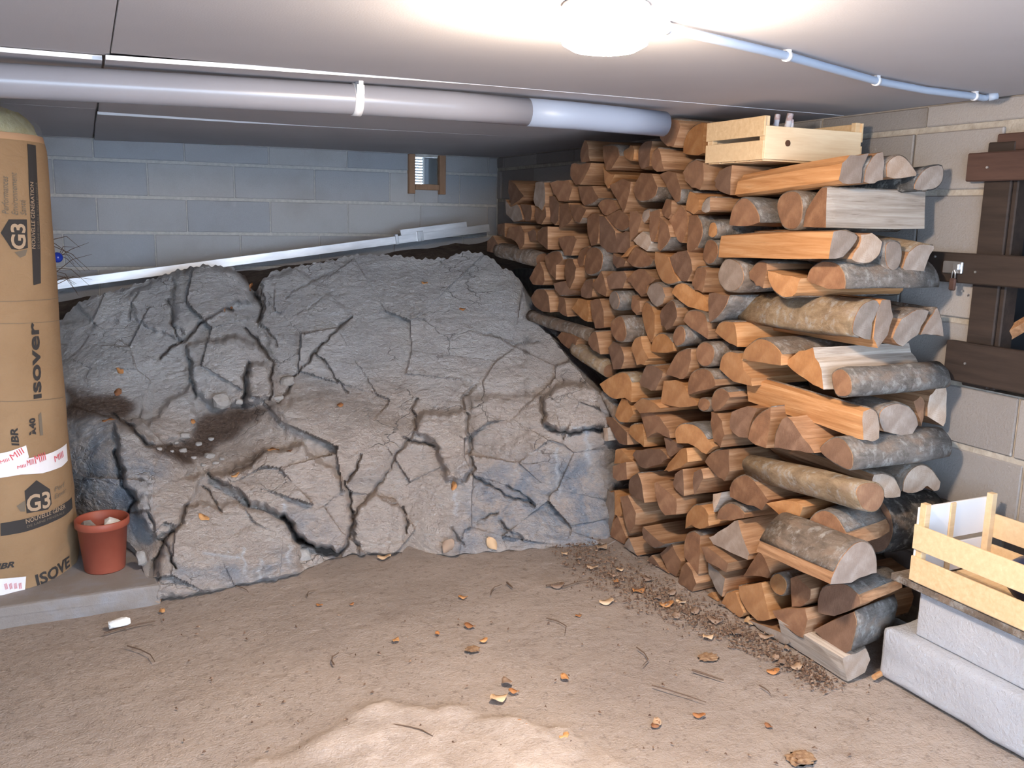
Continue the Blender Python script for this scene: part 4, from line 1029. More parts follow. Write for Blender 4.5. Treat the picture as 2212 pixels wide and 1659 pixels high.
# dark mossy log lying crosswise behind the short ones, its flank showing over the lower crate
seed += 1
o = make_log([(.082*math.cos(a_*math.pi/5), .098*math.sin(a_*math.pi/5)) for a_ in range(10)], .255, 10, 'd', 'd', (2.375, 2.135, .435), None, seed)
tag(o, 'mossy dark barked log hidden behind the lower crate', 'firewood', 'crisscross corner logs')
# logs lying along the rock under the stack
for (a, b, rad, bk, lab) in (((1148, 682), (1285, 728), .034, 'bark_brown', 'thin barked log wedged between the rock slope and the stack'), ((1245, 752), (1318, 800), .040, 'bark_moss', 'stubby lichen-spotted log on the rock edge under the stack'), ((1080, 540), (1172, 562), .045, 'bark_brown', 'dark log lying across the top of the rock at the stack end'), ((1300, 860), (1345, 930), .028, 'bark_brown', 'broken bark slab against the rock under the stack')):
    p, q = pw(a[0], a[1], 0, XF+.02), pw(b[0], b[1], 0, XF+.03)
    if 'slab' in lab: p, q = p+np.array([0, -.02, .03]), q+np.array([0, -.02, .03])
    cpt = [(rad*math.cos(t*math.pi/4), rad*(1+.1*math.sin(t*2))*math.sin(t*math.pi/4)) for t in range(8)]
    d = q-p; Ln = float(np.linalg.norm(d)); seed += 1
    rotm = Vector(d).to_track_quat('X', 'Z').to_euler()
    o = make_log(cpt, Ln, 8, 'b', 'b', p, rotm, seed)
    o.children[0].data.materials[0] = MAT[bk]
    tag(o, lab, 'firewood', 'logs resting on the rock')

# ------------------------------------------------------------------ ceiling lamp
lx, ly = .925, 1.585
lamp = tag(empty('ceiling_lamp', (lx, ly, ZC)), 'glowing round glass ceiling lamp at the end of the conduit', 'lamp')
lathe('base', [(0, 0), (.083, 0), (.087, -.010), (.082, -.022), (0, -.022)], MAT['lamp_base'], lamp)
lathe('diffuser', [(.083, -.018), (.088, -.034), (.088, -.052), (.082, -.072), (.062, -.083), (.03, -.087), (.0001, -.087)], MAT['lamp_glass'], lamp)
# ------------------------------------------------------------------ pipe and conduit
pts_ = [(-1.2, 2.86, 1.775), (-.6, 2.86, 1.777), (-.19, 2.86, 1.780), (.28, 2.86, 1.789), (.79, 2.86, 1.797), (1.10, 2.86, 1.799), (1.38, 2.86, 1.797)]
pipe = tag(empty('drain_pipe', (0, 2.86, 1.79)), 'long grey plastic drain pipe hung under the ceiling', 'pipe')
def rel(o, V): l = Vector(o.location); return [Vector(v)-l for v in V]
V, Fq = tube(pts_, .046, 24); mesh_obj('tube', rel(pipe, V), Fq, MAT['pvc'], pipe, True)
V, Fq = tube([(1.375, 2.86, 1.797), (1.55, 2.862, 1.797), (1.75, 2.872, 1.795), (1.95, 2.892, 1.794)], [.0464, .0464, .046, .045], 24); mesh_obj('coupling', rel(pipe, V), Fq, MAT['pvc_blue'], pipe, True)
V, Fq = tube([(.770, 2.86, 1.797), (.796, 2.86, 1.797)], .050, 24); cl = mesh_obj('clamp', rel(pipe, V), Fq, MAT['clip_plastic'], pipe, True)
box('clamp_stem', (.776, 2.80-2.86, .045), (.790, 2.84-2.86, .062), MAT['clip_plastic'], pipe)
box('clamp_screw', (.772, 2.805-2.86, .018), (.794, 2.818-2.86, .045), MAT['steel'], cl)
cpx = [(1405, 53), (1437, 60), (1560, 88), (1700, 121), (1800, 149), (1893, 175), (2000, 195), (2105, 208), (2125, 212)]
cp = [pw(x, y, 2, 1.836) for x, y in cpx]
con = tag(empty('conduit', tuple(cp[0])), 'bluish plastic conduit running from the lamp to the right wall', 'conduit')
endp = [tuple(p) for p in cp]
endp += [(cp[-1][0]+.02, cp[-1][1]-.004, 1.842)]
V, Fq = tube(endp, .0105, 12); mesh_obj('tube', rel(con, V), Fq, MAT['conduit'], con, True)
V, Fq = tube([(cp[-1][0]+.015, cp[-1][1]-.003, 1.838), (cp[-1][0]+.035, cp[-1][1]-.02, 1.845)], .012, 12); mesh_obj('elbow', rel(con, V), Fq, MAT['conduit'], con, True)
for i in (1, 3, 5, 7):
    p = Vector(cp[i]); d = (Vector(cp[i+1])-Vector(cp[i-1])).normalized()
    V, Fq = tube([p-d*.006, p+d*.006], .0135, 12); c_ = mesh_obj('clip', rel(con, V), Fq, MAT['clip_plastic'], con, True)
    box('clip_foot', (-.006, -.008, 0), (.006, .008, .016), MAT['clip_plastic'], c_, loc=tuple(p-Vector(cp[0])))

# ------------------------------------------------------------------ metal rails behind the ridge
def rail(a, b, h, d, name, label, par=None):
    a, b = Vector(a), Vector(b); L = (b-a).length
    o = empty(name, a); o.rotation_euler = (b-a).to_track_quat('X', 'Z').to_euler()
    V = []; prof = [(0, 0), (0, h), (.003, h), (.003, .003), (d, .003), (d, 0)]
    prof = [(-.0, 0), (-.0, h), (d, h), (d, h-.004), (.004, h-.004), (.004, .004), (d, .004), (d, 0)]
    n = len(prof)
    for x in (0, L):
        for (p, q) in prof: V.append((x, p, q))
    Fq = [(i, (i+1) % n, n+(i+1) % n, n+i) for i in range(n)]
    mesh_obj('channel', V, Fq, MAT['galvanised'], o)
    return tag(o, label, 'metal rail'), L
YRL = 5.62
ra, rb = pw(100, 628, 1, YRL), pw(1058, 500, 1, YRL)
rl, L = rail(ra, rb, .048, .03, 'metal_rail', 'long dull metal channel rail lying behind the rock ridge')
for px_ in (858, 905, 912):
    t = (pw(px_, 520, 1, YRL)[0]-ra[0])/(rb[0]-ra[0])*L
    box('bracket', (t-.010, -.012, -.004), (t+.010, .034, .062), MAT['steel'], rl, .002)
def on_rail(px_):
    t = (pw(px_, 505, 1, YRL)[0]-ra[0])/(rb[0]-ra[0]); q = ra+(rb-ra)*t; return (q[0]-.010, q[1]+.002, q[2]+.0475)
r2, L2 = rail(on_rail(870), on_rail(1012), .036, .028, 'metal_rail', 'short bright metal channel clipped on top of the long rail')

# ------------------------------------------------------------------ hatch in the right wall
ht = tag(empty('wooden_hatch', (2.62, 2.02, .90)), 'dark brown timber hatch with three rails and a latch', 'hatch')
def hb(name, y0, y1, z0, z1, x0, x1, mat, parent=ht):
    return box(name, (x0-2.62, y0-2.02, z0-.90), (x1-2.62, y1-2.02, z1-.90), MAT[mat], parent, .004)
hb('rail', 1.10, 2.112, 1.588, 1.678, 2.605, 2.632, 'gate_rust')
mid = hb('rail', 1.10, 2.225, 1.260, 1.358, 2.600, 2.630, 'gate_brown')
hb('rail', 1.10, 2.112, .935, 1.068, 2.600, 2.630, 'gate_brown')
hb('stile', 1.965, 2.062, .92, 1.71, 2.632, 2.665, 'gate_brown'); hb('stile', 1.14, 1.24, .92, 1.71, 2.632, 2.665, 'gate_brown')
hb('stile_edge', 1.945, 1.965, .92, 1.70, 2.640, 2.70, 'gate_brown')
br = hb('brace', -.02, .02, 0, 0, 0, 0, 'crate_wood') if False else None
V, Fq = tube([(2.70, 1.98, 1.09), (2.72, 1.70, 1.30)], .022, 4); mesh_obj('brace', [Vector(v)-Vector((2.62, 2.02, .90)) for v in V], Fq, MAT['split_brown'], ht)
hb('head_board', 1.3, 2.035, 1.68, 1.735, 2.635, 2.66, 'gate_rust')
yl = 2.112
def lat(lo, hi, mat, nm, b=.002): return box(nm, (lo[0]-2.62, lo[1]-2.02, lo[2]-.90), (hi[0]-2.62, hi[1]-2.02, hi[2]-.90), MAT[mat], mid, b)
lp_ = lat((2.590, 2.075, 1.290), (2.601, 2.150, 1.330), 'steel', 'latch_plate', .003); lp_['label'] = 'bright steel latch plate'
lat((2.582, 2.082, 1.302), (2.592, 2.105, 1.324), 'steel', 'latch_staple', .003)
hb('jamb_shade', 1.985, 2.018, .92, 1.71, 2.666, 2.86, 'void_shade')  # added black lining, paints the shade on the side of the opening
lat((2.580, 2.088, 1.235), (2.592, 2.112, 1.275), 'gate_rust', 'padlock', .004)
V, Fq = tube([(2.586, 2.094, 1.272), (2.586, 2.094, 1.296), (2.586, 2.101, 1.304), (2.586, 2.106, 1.296), (2.586, 2.106, 1.272)], .0025, 6); mesh_obj('shackle', [Vector(v)-Vector((2.62, 2.02, .90)) for v in V], Fq, MAT['steel'], ht, True)
for (y, z) in ((2.19, 1.342), (2.03, 1.30), (2.07, 1.235), (2.03, 1.63), (2.03, 1.0)):
    V, Fq = tube([(2.597, y, z), (2.603, y, z)], .004, 8); mesh_obj('screw', [Vector(v)-Vector((2.62, 2.02, .90)) for v in V], Fq, MAT['steel'], ht)

# ------------------------------------------------------------------ crates
def crate(loc, sx, sy, h, post, label, knot=False, board_near=True, name='wooden_crate'):
    """origin at the near-left bottom corner, +x into the wall, +y away from the camera"""
    o = tag(empty(name, loc), label, 'crate')
    t = .008
    for (x, y) in ((t, t), (sx-t-.022, t), (t, sy-t-.022), (sx-t-.022, sy-t-.022)):
        box('corner_post', (x, y, .012), (x+.022, y+.022, post), MAT['crate_wood'], o, .001)
    return o, t
c1, t = crate((2.10, 2.51, 1.652), .45, .32, .115, .150, 'pale wooden fruit crate with papers on top of the firewood')
SX, SY = .45, .32
for x in (0, SX-t):
    for (z0, z1) in ((.004, .068), (.082, .148)): box('side_slat', (x, .0, z0), (x+t, SY, z1), MAT['crate_wood'], c1, .001)
for y in (0, SY-t):
    eb_ = box('end_board', (t, y-.001, .006), (SX-t, y+t, .116), MAT['crate_board'], c1, .001)
    if y == 0: nearb = eb_
V, Fq = tube([(.105, -.0035, .062), (.105, .0, .062)], .011, 14); mesh_obj('knot_hole', V, Fq, MAT['knot'], nearb)
for i in range(4): box('base_slat', (.01, .01+i*.078, 0), (SX-.01, .075+i*.078, .006), MAT['crate_wood'], c1)
for i, (pxx, a, rr) in enumerate(((1668, .30, .010), (1690, .42, .012), (1712, -.05, .011))):
    q_ = pw(pxx, 275, 1, 2.60); p = Vector((q_[0], 2.60, 1.664)); d = Vector((math.sin(a)*.6, .05, 1)).normalized()
    Vp = []; Fp = []
    for rr_ in (rr, rr*.8):
        v_, f_ = tube([p, p+d*(.158, .166, .142)[i]], rr_, 12, cap=False); n0 = len(Vp); Vp += v_; Fp += [tuple(n0+q for q in f) for f in f_]
    Fp += [(12+k, 12+(k+1) % 12, 36+(k+1) % 12, 36+k) for k in range(12)]
    o = mesh_obj('paper_roll', [v-p for v in Vp], Fp, MAT['paper'], smooth=True, loc=tuple(p))
    tag(o, ('slim white rolled paper in the upper crate', 'thicker white rolled paper leaning in the upper crate', 'reddish printed paper roll low in the upper crate')[i], 'paper')
CX, CY, CZ = 2.262, 1.28, .352; SX2, SY2 = .335, .60
c2, t = crate((CX, CY, CZ), SX2, SY2, .2, .255, 'open pale wooden fruit crate on the white blocks')
for x in (0, SX2-t):
    for (z0, z1) in ((.006, .084), (.108, .186)): box('side_slat', (x, 0, z0), (x+t, SY2, z1), MAT['crate_wood'], c2, .001)
for y in (0, SY2-t):
    for (z0, z1) in ((.010, .105), (.122, .240)): box('end_board', (t, y, z0), (SX2-t, y+t, z1), MAT['crate_paper' if y else 'crate_board'], c2, .001)
    box('end_batten', (SX2*.42, y-.006 if y else y+t, .01), (SX2*.42+.022, y if y else y+t+.006, .240), MAT['crate_wood'], c2, .001)
for i in range(5): box('base_slat', (.010+i*.064, .01, 0), (.066+i*.064, SY2-.01, .006), MAT['crate_wood'], c2)
V, Fq = [], []
bm = bmesh.new(); bmesh.ops.create_icosphere(bm, subdivisions=3, radius=1)
for v in bm.verts:
    n = mfractal(Vector((v.co.x*2+4, v.co.y*2, v.co.z*2)), 1, 2, 3); v.co *= 1+.12*n; v.co = Vector((v.co.x*.075, v.co.y*.09, max(-.8, v.co.z)*.075))
tag(bm_obj('plastic_bag', bm, MAT['blue_bag'], smooth=True, loc=(CX+.215, CY+.33, CZ+.068)), 'shiny navy blue plastic bag inside the open crate', 'bag')
tag(box('wood_board', (2.27, 1.30, .327), (2.62, 1.955, .350), MAT['bark_brown'], None, .002), 'thin dark board between the open crate and the white block', 'board')
# white aerated concrete blocks
def acblock(lo, hi, bev, amp, label):
    bm = bmesh.new(); box_bm(bm, (0, 0, 0), tuple(b-a for a, b in zip(lo, hi)), bev, 3)
    bmesh.ops.subdivide_edges(bm, edges=[e for e in bm.edges if e.calc_length() > .04], cuts=9, use_grid_fill=True)
    for v in bm.verts:
        n = mfractal(Vector((v.co.x*11+lo[2]*30, v.co.y*11, v.co.z*11)), 1, 2, 4); v.co += v.co.normalized()*0+Vector((n*amp, n*amp*.6, (min(0.0, n*amp*.8) if v.co.z > .02 else 0)))
    return tag(bm_obj('concrete_block', bm, MAT['aerated_concrete'], smooth=True, loc=tuple(lo)), label, 'block')
acblock((2.252, 1.15, 0), (2.60, 1.952, .172), .020, .009, 'rough chipped white aerated concrete block on the floor')
acblock((2.297, 1.15, .174), (2.60, 1.862, .326), .006, .0015, 'smooth white aerated concrete block under the crate')

# ------------------------------------------------------------------ insulation roll
RX, RY, RR = -.43, 3.86, .31
ro = tag(empty('insulation_roll', (RX, RY, SZ)), 'tall brown kraft-wrapped roll of glass wool standing on the step', 'insulation roll')
RH = 1.635
def rad(z, a):
    low = max(0, 1-z/.55)
    r = RR+.018*low*math.sin(math.pi*min(1, z/.6)*.9+.3)
    r += .004*mnoise(Vector((math.cos(a)*3, math.sin(a)*3, z*4)))+.010*low*mnoise(Vector((math.cos(a)*4+9, math.sin(a)*4, z*11)))
    return r
NA, NZ = 96, 70
V = []; Fq = []; mi = []
for j in range(NZ+1):
    z = RH*j/NZ
    for i in range(NA):
        a = 2*math.pi*i/NA; r = rad(z, a)*(1-.03*max(0, (z-RH+.05)/.05)); V.append((r*math.cos(a), r*math.sin(a), z))
for j in range(NZ):
    for i in range(NA):
        i2 = (i+1) % NA; Fq.append((j*NA+i, j*NA+i2, (j+1)*NA+i2, (j+1)*NA+i)); mi.append(1 if j >= NZ-1 else 0)
mesh_obj('paper_wrap', V, Fq, [MAT['kraft'], MAT['kraft_fold']], ro, True, mi)
bm = bmesh.new(); bmesh.ops.create_uvsphere(bm, u_segments=40, v_segments=18, radius=1)
for v in bm.verts:
    n = mfractal(Vector((v.co.x*4, v.co.y*4, v.co.z*4)), 1, 2, 4)
    v.co = Vector((v.co.x*.285*(1+.05*n), v.co.y*.285*(1+.05*n), v.co.z*.125*(1+.3*n)))
bm_obj('glass_wool', bm, MAT['glass_wool'], ro, True, loc=(0, 0, RH-.005))
bm = bmesh.new(); bmesh.ops.create_uvsphere(bm, u_segments=32, v_segments=14, radius=1)
bmesh.ops.delete(bm, geom=[v for v in bm.verts if v.co.z < -.05], context='VERTS')
for v in bm.verts:
    n = mfractal(Vector((v.co.x*6, v.co.y*6, v.co.z*6+3)), 1, 2, 3); v.co = Vector((v.co.x*.30*(1+.05*n), v.co.y*.30*(1+.05*n), v.co.z*.150*(1+.15*n)))
bm_obj('plastic_film', bm, MAT['film'], ro, True, loc=(0, 0, RH))
# printing : flat art laid on the cylinder through photograph points
def roll_at(px, py):
    """angle and height where the viewing line of a photograph point meets the roll"""
    d = ray(px, py); o_ = CAM-np.array([RX, RY, SZ])
    a = d[0]**2+d[1]**2; b = 2*(o_[0]*d[0]+o_[1]*d[1]); c_ = o_[0]**2+o_[1]**2-(RR+.004)**2
    q = b*b-4*a*c_; t_ = (-b-math.sqrt(max(q, 0)))/(2*a); p = o_+d*t_
    return math.atan2(p[1], p[0]), p[2]
def wrap_mesh(name, verts, faces, mat, parent, lift, a0, z0, ang):
    """verts (u,v) metres, u rotated by ang on the unrolled surface, wrapped at angle a0, height z0"""
    out = []
    for u, v in verts:
        s = u*math.cos(ang)-v*math.sin(ang); z = u*math.sin(ang)+v*math.cos(ang)
        a = a0+s/RR; zz = z0+z; r = rad(max(0, zz), a)+lift
        out.append((r*math.cos(a), r*math.sin(a), zz))
    return mesh_obj(name, out, faces, MAT[mat], parent)
def text_geo(body, size, shear=0.0, bold=0.0, squash=1.0):
    cu = bpy.data.curves.new('lettering', 'FONT'); cu.body = body; cu.size = size; cu.shear = shear; cu.offset = bold; cu.resolution_u = 3
    ob = bpy.data.objects.new('lettering', cu); C.objects.link(ob)
    dg = bpy.context.evaluated_depsgraph_get(); me = ob.evaluated_get(dg).to_mesh()
    bm = bmesh.new(); bm.from_mesh(me); ob.evaluated_get(dg).to_mesh_clear()
    bmesh.ops.triangulate(bm, faces=bm.faces[:])
    for _ in range(2):
        es = [e for e in bm.edges if e.calc_length() > .02]
        if es: bmesh.ops.subdivide_edges(bm, edges=es, cuts=1); bmesh.ops.triangulate(bm, faces=bm.faces[:])
    bm.verts.ensure_lookup_table(); bm.verts.index_update()
    vs_ = [(v.co.x*squash, v.co.y) for v in bm.verts]; fs = [tuple(v.index for v in f.verts) for f in bm.faces]
    bm.free(); bpy.data.objects.remove(ob); bpy.data.curves.remove(cu)
    return vs_, fs
def rect_geo(w, h, nx=16, ny=4, wob=0.0):
    vs_ = [(w*i/nx, h*j/ny+wob*math.sin(i*1.3)) for j in range(ny+1) for i in range(nx+1)]
    fs = [(j*(nx+1)+i, j*(nx+1)+i+1, (j+1)*(nx+1)+i+1, (j+1)*(nx+1)+i) for j in range(ny) for i in range(nx)]
    return vs_, fs
def put_text(body, px0, px1, mat, name='lettering', lift=.0035, hpx=None, shear=0, bold=0.0, size=None):
    """baseline runs from photograph point px0 to px1"""
    a0, z0 = roll_at(*px0); a1, z1 = roll_at(*px1)
    du, dz = (a1-a0)*RR, z1-z0; L_ = math.hypot(du, dz); ang = math.atan2(dz, du)
    vs_, fs = text_geo(body, size or .05, shear, bold)
    wmax = max(v[0] for v in vs_); k_ = L_/wmax
    vs_ = [(u*k_, v) for u, v in vs_]
    return wrap_mesh(name, vs_, fs, mat, ro, lift, a0, z0, ang)
def put_rect(px0, px1, h, mat, name, lift=.0025):
    a0, z0 = roll_at(*px0); a1, z1 = roll_at(*px1)
    du, dz = (a1-a0)*RR, z1-z0; L_ = math.hypot(du, dz); ang = math.atan2(dz, du)
    vs_, fs = rect_geo(L_, h)
    return wrap_mesh(name, vs_, fs, mat, ro, lift, a0, z0, ang)
def put_poly(pxs, mat, name, lift=.0025):
    q = [roll_at(*p) for p in pxs]; a0 = np.mean([p[0] for p in q]); z0 = np.mean([p[1] for p in q])
    bm = bmesh.new(); f = bm.faces.new([bm.verts.new(((p[0]-a0)*RR, p[1]-z0, 0)) for p in q])
    bmesh.ops.triangulate(bm, faces=bm.faces[:])
    for _ in range(4):
        es = [e for e in bm.edges if e.calc_length() > .025]
        if not es: break
        bmesh.ops.subdivide_edges(bm, edges=es, cuts=1); bmesh.ops.triangulate(bm, faces=bm.faces[:])
    bm.verts.index_update(); vs_ = [(v.co.x, v.co.y) for v in bm.verts]; fs = [tuple(v.index for v in f_.verts) for f_ in bm.faces]; bm.free()
    return wrap_mesh(name, vs_, fs, mat, ro, lift, a0, z0, 0)
# vertical black bar and lettering (reads upwards)
put_poly([(60, 311), (78, 314), (82, 400), (85, 470), (88, 540), (90, 612), (74, 616), (70, 540), (66, 470), (62, 400)], 'print_black', 'printed_bar')
put_text('NOUVELLE GÉNÉRATION', (76, 538), (71, 394), 'print_kraft', size=.026, lift=.0045)
put_text('DE LAINE MINÉRALE TRIPLE EPAISSEUR', (85, 538), (80, 394), 'print_grey', size=.016, lift=.0045)
put_text('Performances', (20, 464), (18, 381), 'print_grey', size=.034, shear=.25)
put_text('Environnement', (40, 466), (36, 373), 'print_grey', size=.034, shear=.25)
put_text('Santé', (57, 466), (54, 432), 'print_grey', size=.034, shear=.25)
put_poly([(2, 503), (20, 474), (58, 474), (61, 536), (40, 540), (26, 538)], 'print_black', 'house_mark')
put_text('G3', (55, 540), (53, 484), 'print_kraft', size=.075, bold=.002, lift=.0045)
put_poly([(33, 545), (60, 538), (56, 552), (45, 557)], 'print_grey', 'house_mark_swoosh')
put_text('ısover', (90, 862), (84, 696), 'print_black', size=.072, bold=.0018)
for (a, b) in (((0, 652), (128, 643)), ((0, 868), (138, 858)), ((0, 700), (130, 692))): put_rect(a, b, .0015, 'print_grey', 'printed_line')
put_text('IBR', (42, 964), (38, 924), 'print_black', size=.034, bold=.001, shear=.2)
put_text('λ40', (78, 938), (76, 902), 'print_black', size=.032, bold=.0015)
put_poly([(84, 897), (90, 890), (94, 940), (88, 941)], 'print_grey', 'printed_block')
# lower part, reading along the slope of the wrap
put_poly([(52, 1060), (78, 1037), (104, 1056), (107, 1088), (100, 1100), (55, 1108)], 'print_black', 'house_mark')
put_text('G3', (54, 1106), (104, 1093), 'print_kraft', size=.085, bold=.002, lift=.0045)
put_poly([(34, 1092), (52, 1080), (52, 1104), (42, 1104)], 'print_grey', 'house_mark_swoosh')
put_poly([(0, 1129), (50, 1120), (100, 1106), (135, 1085), (149, 1074), (150, 1097), (136, 1112), (100, 1132), (50, 1148), (0, 1156)], 'print_black', 'printed_bar')
put_text('NOUVELLE GÉNÉR', (52, 1130), (134, 1097), 'print_kraft', size=.024, lift=.0045)
put_text('DE LAINE MINÉRALE', (54, 1139), (132, 1108), 'print_grey', size=.013, lift=.0045)
put_text('Perf', (112, 1062), (136, 1050), 'print_grey', size=.026, shear=.2)
put_text('Envir', (112, 1078), (138, 1062), 'print_grey', size=.026, shear=.2)
put_text('IBR', (-8, 1228), (28, 1222), 'print_black', size=.030, bold=.001, shear=.3)
put_text('ISOVE', (76, 1266), (150, 1222), 'print_black', size=.062, bold=.0018)
tp = put_poly([(-30, 1030), (0, 1032), (45, 1025), (90, 1022), (130, 1008), (143, 995), (143, 958), (130, 968), (95, 983), (60, 990), (20, 1000), (-30, 1008)], 'tape_white', 'tape', .004)
tp2 = put_poly([(-30, 1000), (10, 1012), (62, 988), (56, 962), (20, 975), (-30, 985)], 'tape_white', 'tape', .006)
tp3 = put_poly([(-30, 1286), (30, 1281), (52, 1275), (54, 1244), (20, 1246), (-30, 1250)], 'tape_white', 'tape', .005)
def red_marks(items):
    for (a, b, s) in items:
        put_text('MIII', a, b, 'print_red', 'tape_print', .0075, size=s)
red_marks((((36, 1013), (55, 1008), .016), ((57, 1006), (72, 1002), .03), ((74, 1002), (97, 993), .045), ((114, 999), (134, 986), .035), ((0, 1002), (20, 995), .018), ((25, 995), (52, 978), .035)))
for i in range(4): put_text('IIII', (10+i*10, 1272), (16+i*10, 1270), 'print_red', 'tape_print', .0065, size=.035)
# ------------------------------------------------------------------ flower pot
fp = tag(empty('flower_pot', (-.018, 3.685, SZ)), 'red-brown plastic flower pot holding two stones beside the roll', 'flower pot')
lathe('pot', [(0, .006), (.070, .006), (.072, 0), (.074, .004), (.090, .175), (.0955, .176), (.0985, .180), (.0985, .204), (.0955, .207), (.0915, .204), (.086, .170), (.070, .012), (0, .012)], MAT['terracotta_plastic'], fp, 48)
for (dx, dy, s, lb) in ((-.046, -.004, (.036, .038, .06), 'pale stone slab in the flower pot next to the roll side'), (.034, .012, (.040, .042, .06), 'larger pale stone slab in the flower pot')):
    stone('stone', (-.018+dx, 3.685+dy, SZ+.150), s, rng.random()*30, MAT['stone_white' if dx > 0 else 'stone'], lb)

# ------------------------------------------------------------------ dry branches with a blue ball
bc = pw(128, 600, 1, 5.1)
tb_ = tag(empty('dry_branch', tuple(bc)), 'tangle of dry thin branches behind the insulation roll', 'branch')
rb_ = random.Random(5)
for i in range(16):
    a = (115, 590+rb_.uniform(-80, 30)); b = (160+rb_.uniform(0, 45), a[1]+rb_.uniform(-45, 60))
    Yb_ = 5.15+rb_.uniform(-.05, .1); p = Vector(pw(a[0], a[1], 1, Yb_)); q = Vector(pw(b[0], b[1], 1, Yb_+.05)); m_ = (p+q)/2+Vector((0, 0, rb_.uniform(.01, .05)))
    V, Fq = tube([p, m_, q], [.0022, .0017, .0008], 5); mesh_obj('twig', [v-Vector(bc) for v in V], Fq, MAT['twig'], tb_)
bm = bmesh.new(); bmesh.ops.create_uvsphere(bm, u_segments=20, v_segments=12, radius=.026)
tag(bm_obj('bauble', bm, MAT['bauble'], smooth=True, loc=tuple(pw(124, 556, 1, 5.12))), 'shiny blue ball hanging among the dry branches', 'bauble')

# ------------------------------------------------------------------ litter on floor and rock
def leaf_at(p, nrm, s, seed, label, group, mat='leaf'):
    r = random.Random(seed); V = []; n = 7
    for i in range(n):
        t = i/(n-1); w = math.sin(math.pi*min(1, t*.9+.08))*.42*s
        V += [(s*(t-.5)*1.2, -w, .10*s*math.cos(t*6)+.18*s*abs(t-.5)), (s*(t-.5)*1.2, 0, .02*s), (s*(t-.5)*1.2, w, .14*s*math.sin(t*5+1)+.16*s*abs(t-.5))]
    Fq = []
    for i in range(n-1):
        a = i*3; Fq += [(a, a+1, a+4, a+3), (a+1, a+2, a+5, a+4)]
    q = Vector(nrm).to_track_quat('Z', 'X').to_matrix()@Matrix.Rotation(r.uniform(0, 6.28), 3, 'Z')
    o = mesh_obj('dry_leaf' if mat == 'leaf' else 'bark_chip', V, Fq, MAT[mat], smooth=True, loc=tuple(p), rot=q.to_euler())
    md = o.modifiers.new('thickness', 'SOLIDIFY'); md.thickness = .0012
    return tag(o, label, 'leaf' if mat == 'leaf' else 'wood chip', group)
UPV = (0, 0, 1)
for i, (x, y, s) in enumerate(((1000, 1290, .03), (1015, 1352, .036), (855, 1382, .03), (1045, 1383, .028), (1110, 1493, .028), (1220, 1463, .03), (690, 1307, .022), (1128, 1562, .028), (1380, 1275, .055), (1415, 1566, .03), (1250, 1330, .022), (945, 1368, .02), (1440, 1305, .05), (1330, 1255, .03), (1510, 1545, .032), (760, 1305, .018), (1670, 1450, .04), (1218, 1590, .03), (340, 1298, .03), (350, 1320, .026), (1660, 1568, .022))):
    leaf_at(pw(x, y, 2, -.003), UPV, s, 40+i, 'curled brown dead leaf on the concrete floor', 'dead leaves on the floor')
for i, (x, y, s) in enumerate(((735, 875, .035), (590, 970, .045), (625, 972, .03), (510, 1026, .032), (500, 665, .02), (918, 612, .03), (1000, 667, .03), (260, 800, .035), (255, 848, .04), (440, 1118, .04), (415, 910, .03), (485, 668, .025), (540, 603, .04), (235, 905, .05), (980, 1050, .04))):
    leaf_at(rock_at(x, y, .006), rock_n(x, y), s, 80+i, 'small rusty dead leaf lying on the rock', 'dead leaves on the rock')
for i, (x, y, s) in enumerate(((1095, 1472, .04), (1078, 1507, .05), (1300, 1181, .06), (1280, 1225, .04), (1325, 1242, .03), (1655, 1375, .045), (1620, 1342, .05), (1590, 1365, .05), (1545, 1340, .05), (1500, 1320, .04), (1470, 1300, .035), (1560, 1305, .04), (1310, 1300, .05), (1205, 1265, .05), (1420, 1560, .03), (1420, 1290, .04), (1340, 1230, .03), (1250, 1205, .03), (1700, 1400, .03), (1400, 1250, .04), (1460, 1330, .04), (1530, 1375, .04), (1450, 1280, .04), (1220, 1195, .03), (1675, 1420, .03), (1720, 1440, .04), (1690, 1430, .03))):
    leaf_at(pw(x, y, 2, 0.0), UPV, s, 140+i, 'flat wood chip on the floor at the foot of the firewood', 'wood chips at the foot of the stack', 'chip')
leaf_at(rock_at(1064, 1175, .02), (-.3, -.8, .5), .055, 300, 'orange wood chip leaning against the base of the rock', None, 'chip')
leaf_at(rock_at(968, 1180, .02), (-.2, -.9, .3), .06, 301, 'brown curled bark leaning against the base of the rock', None, 'chip')
leaf_at(pw(830, 1203, 2, .002), UPV, .05, 302, 'tan chip on the floor below the lower rock block', None, 'chip')
def twig(a, b, rr, lab, bend=.1, seed=1):
    p, q = Vector(pw(a[0], a[1], 2, .002)), Vector(pw(b[0], b[1], 2, .002)); d = q-p; n = Vector((-d.y, d.x, 0))*bend
    rr *= .8
    V, Fq = tube([p, p+d*.33+n*.8, p+d*.66+n, q], [rr, rr*.9, rr*.8, rr*.5], 6)
    o = mesh_obj('twig', [v-p for v in V], Fq, MAT['twig'], loc=tuple(p)); return tag(o, lab, 'twig', 'twigs on the floor')
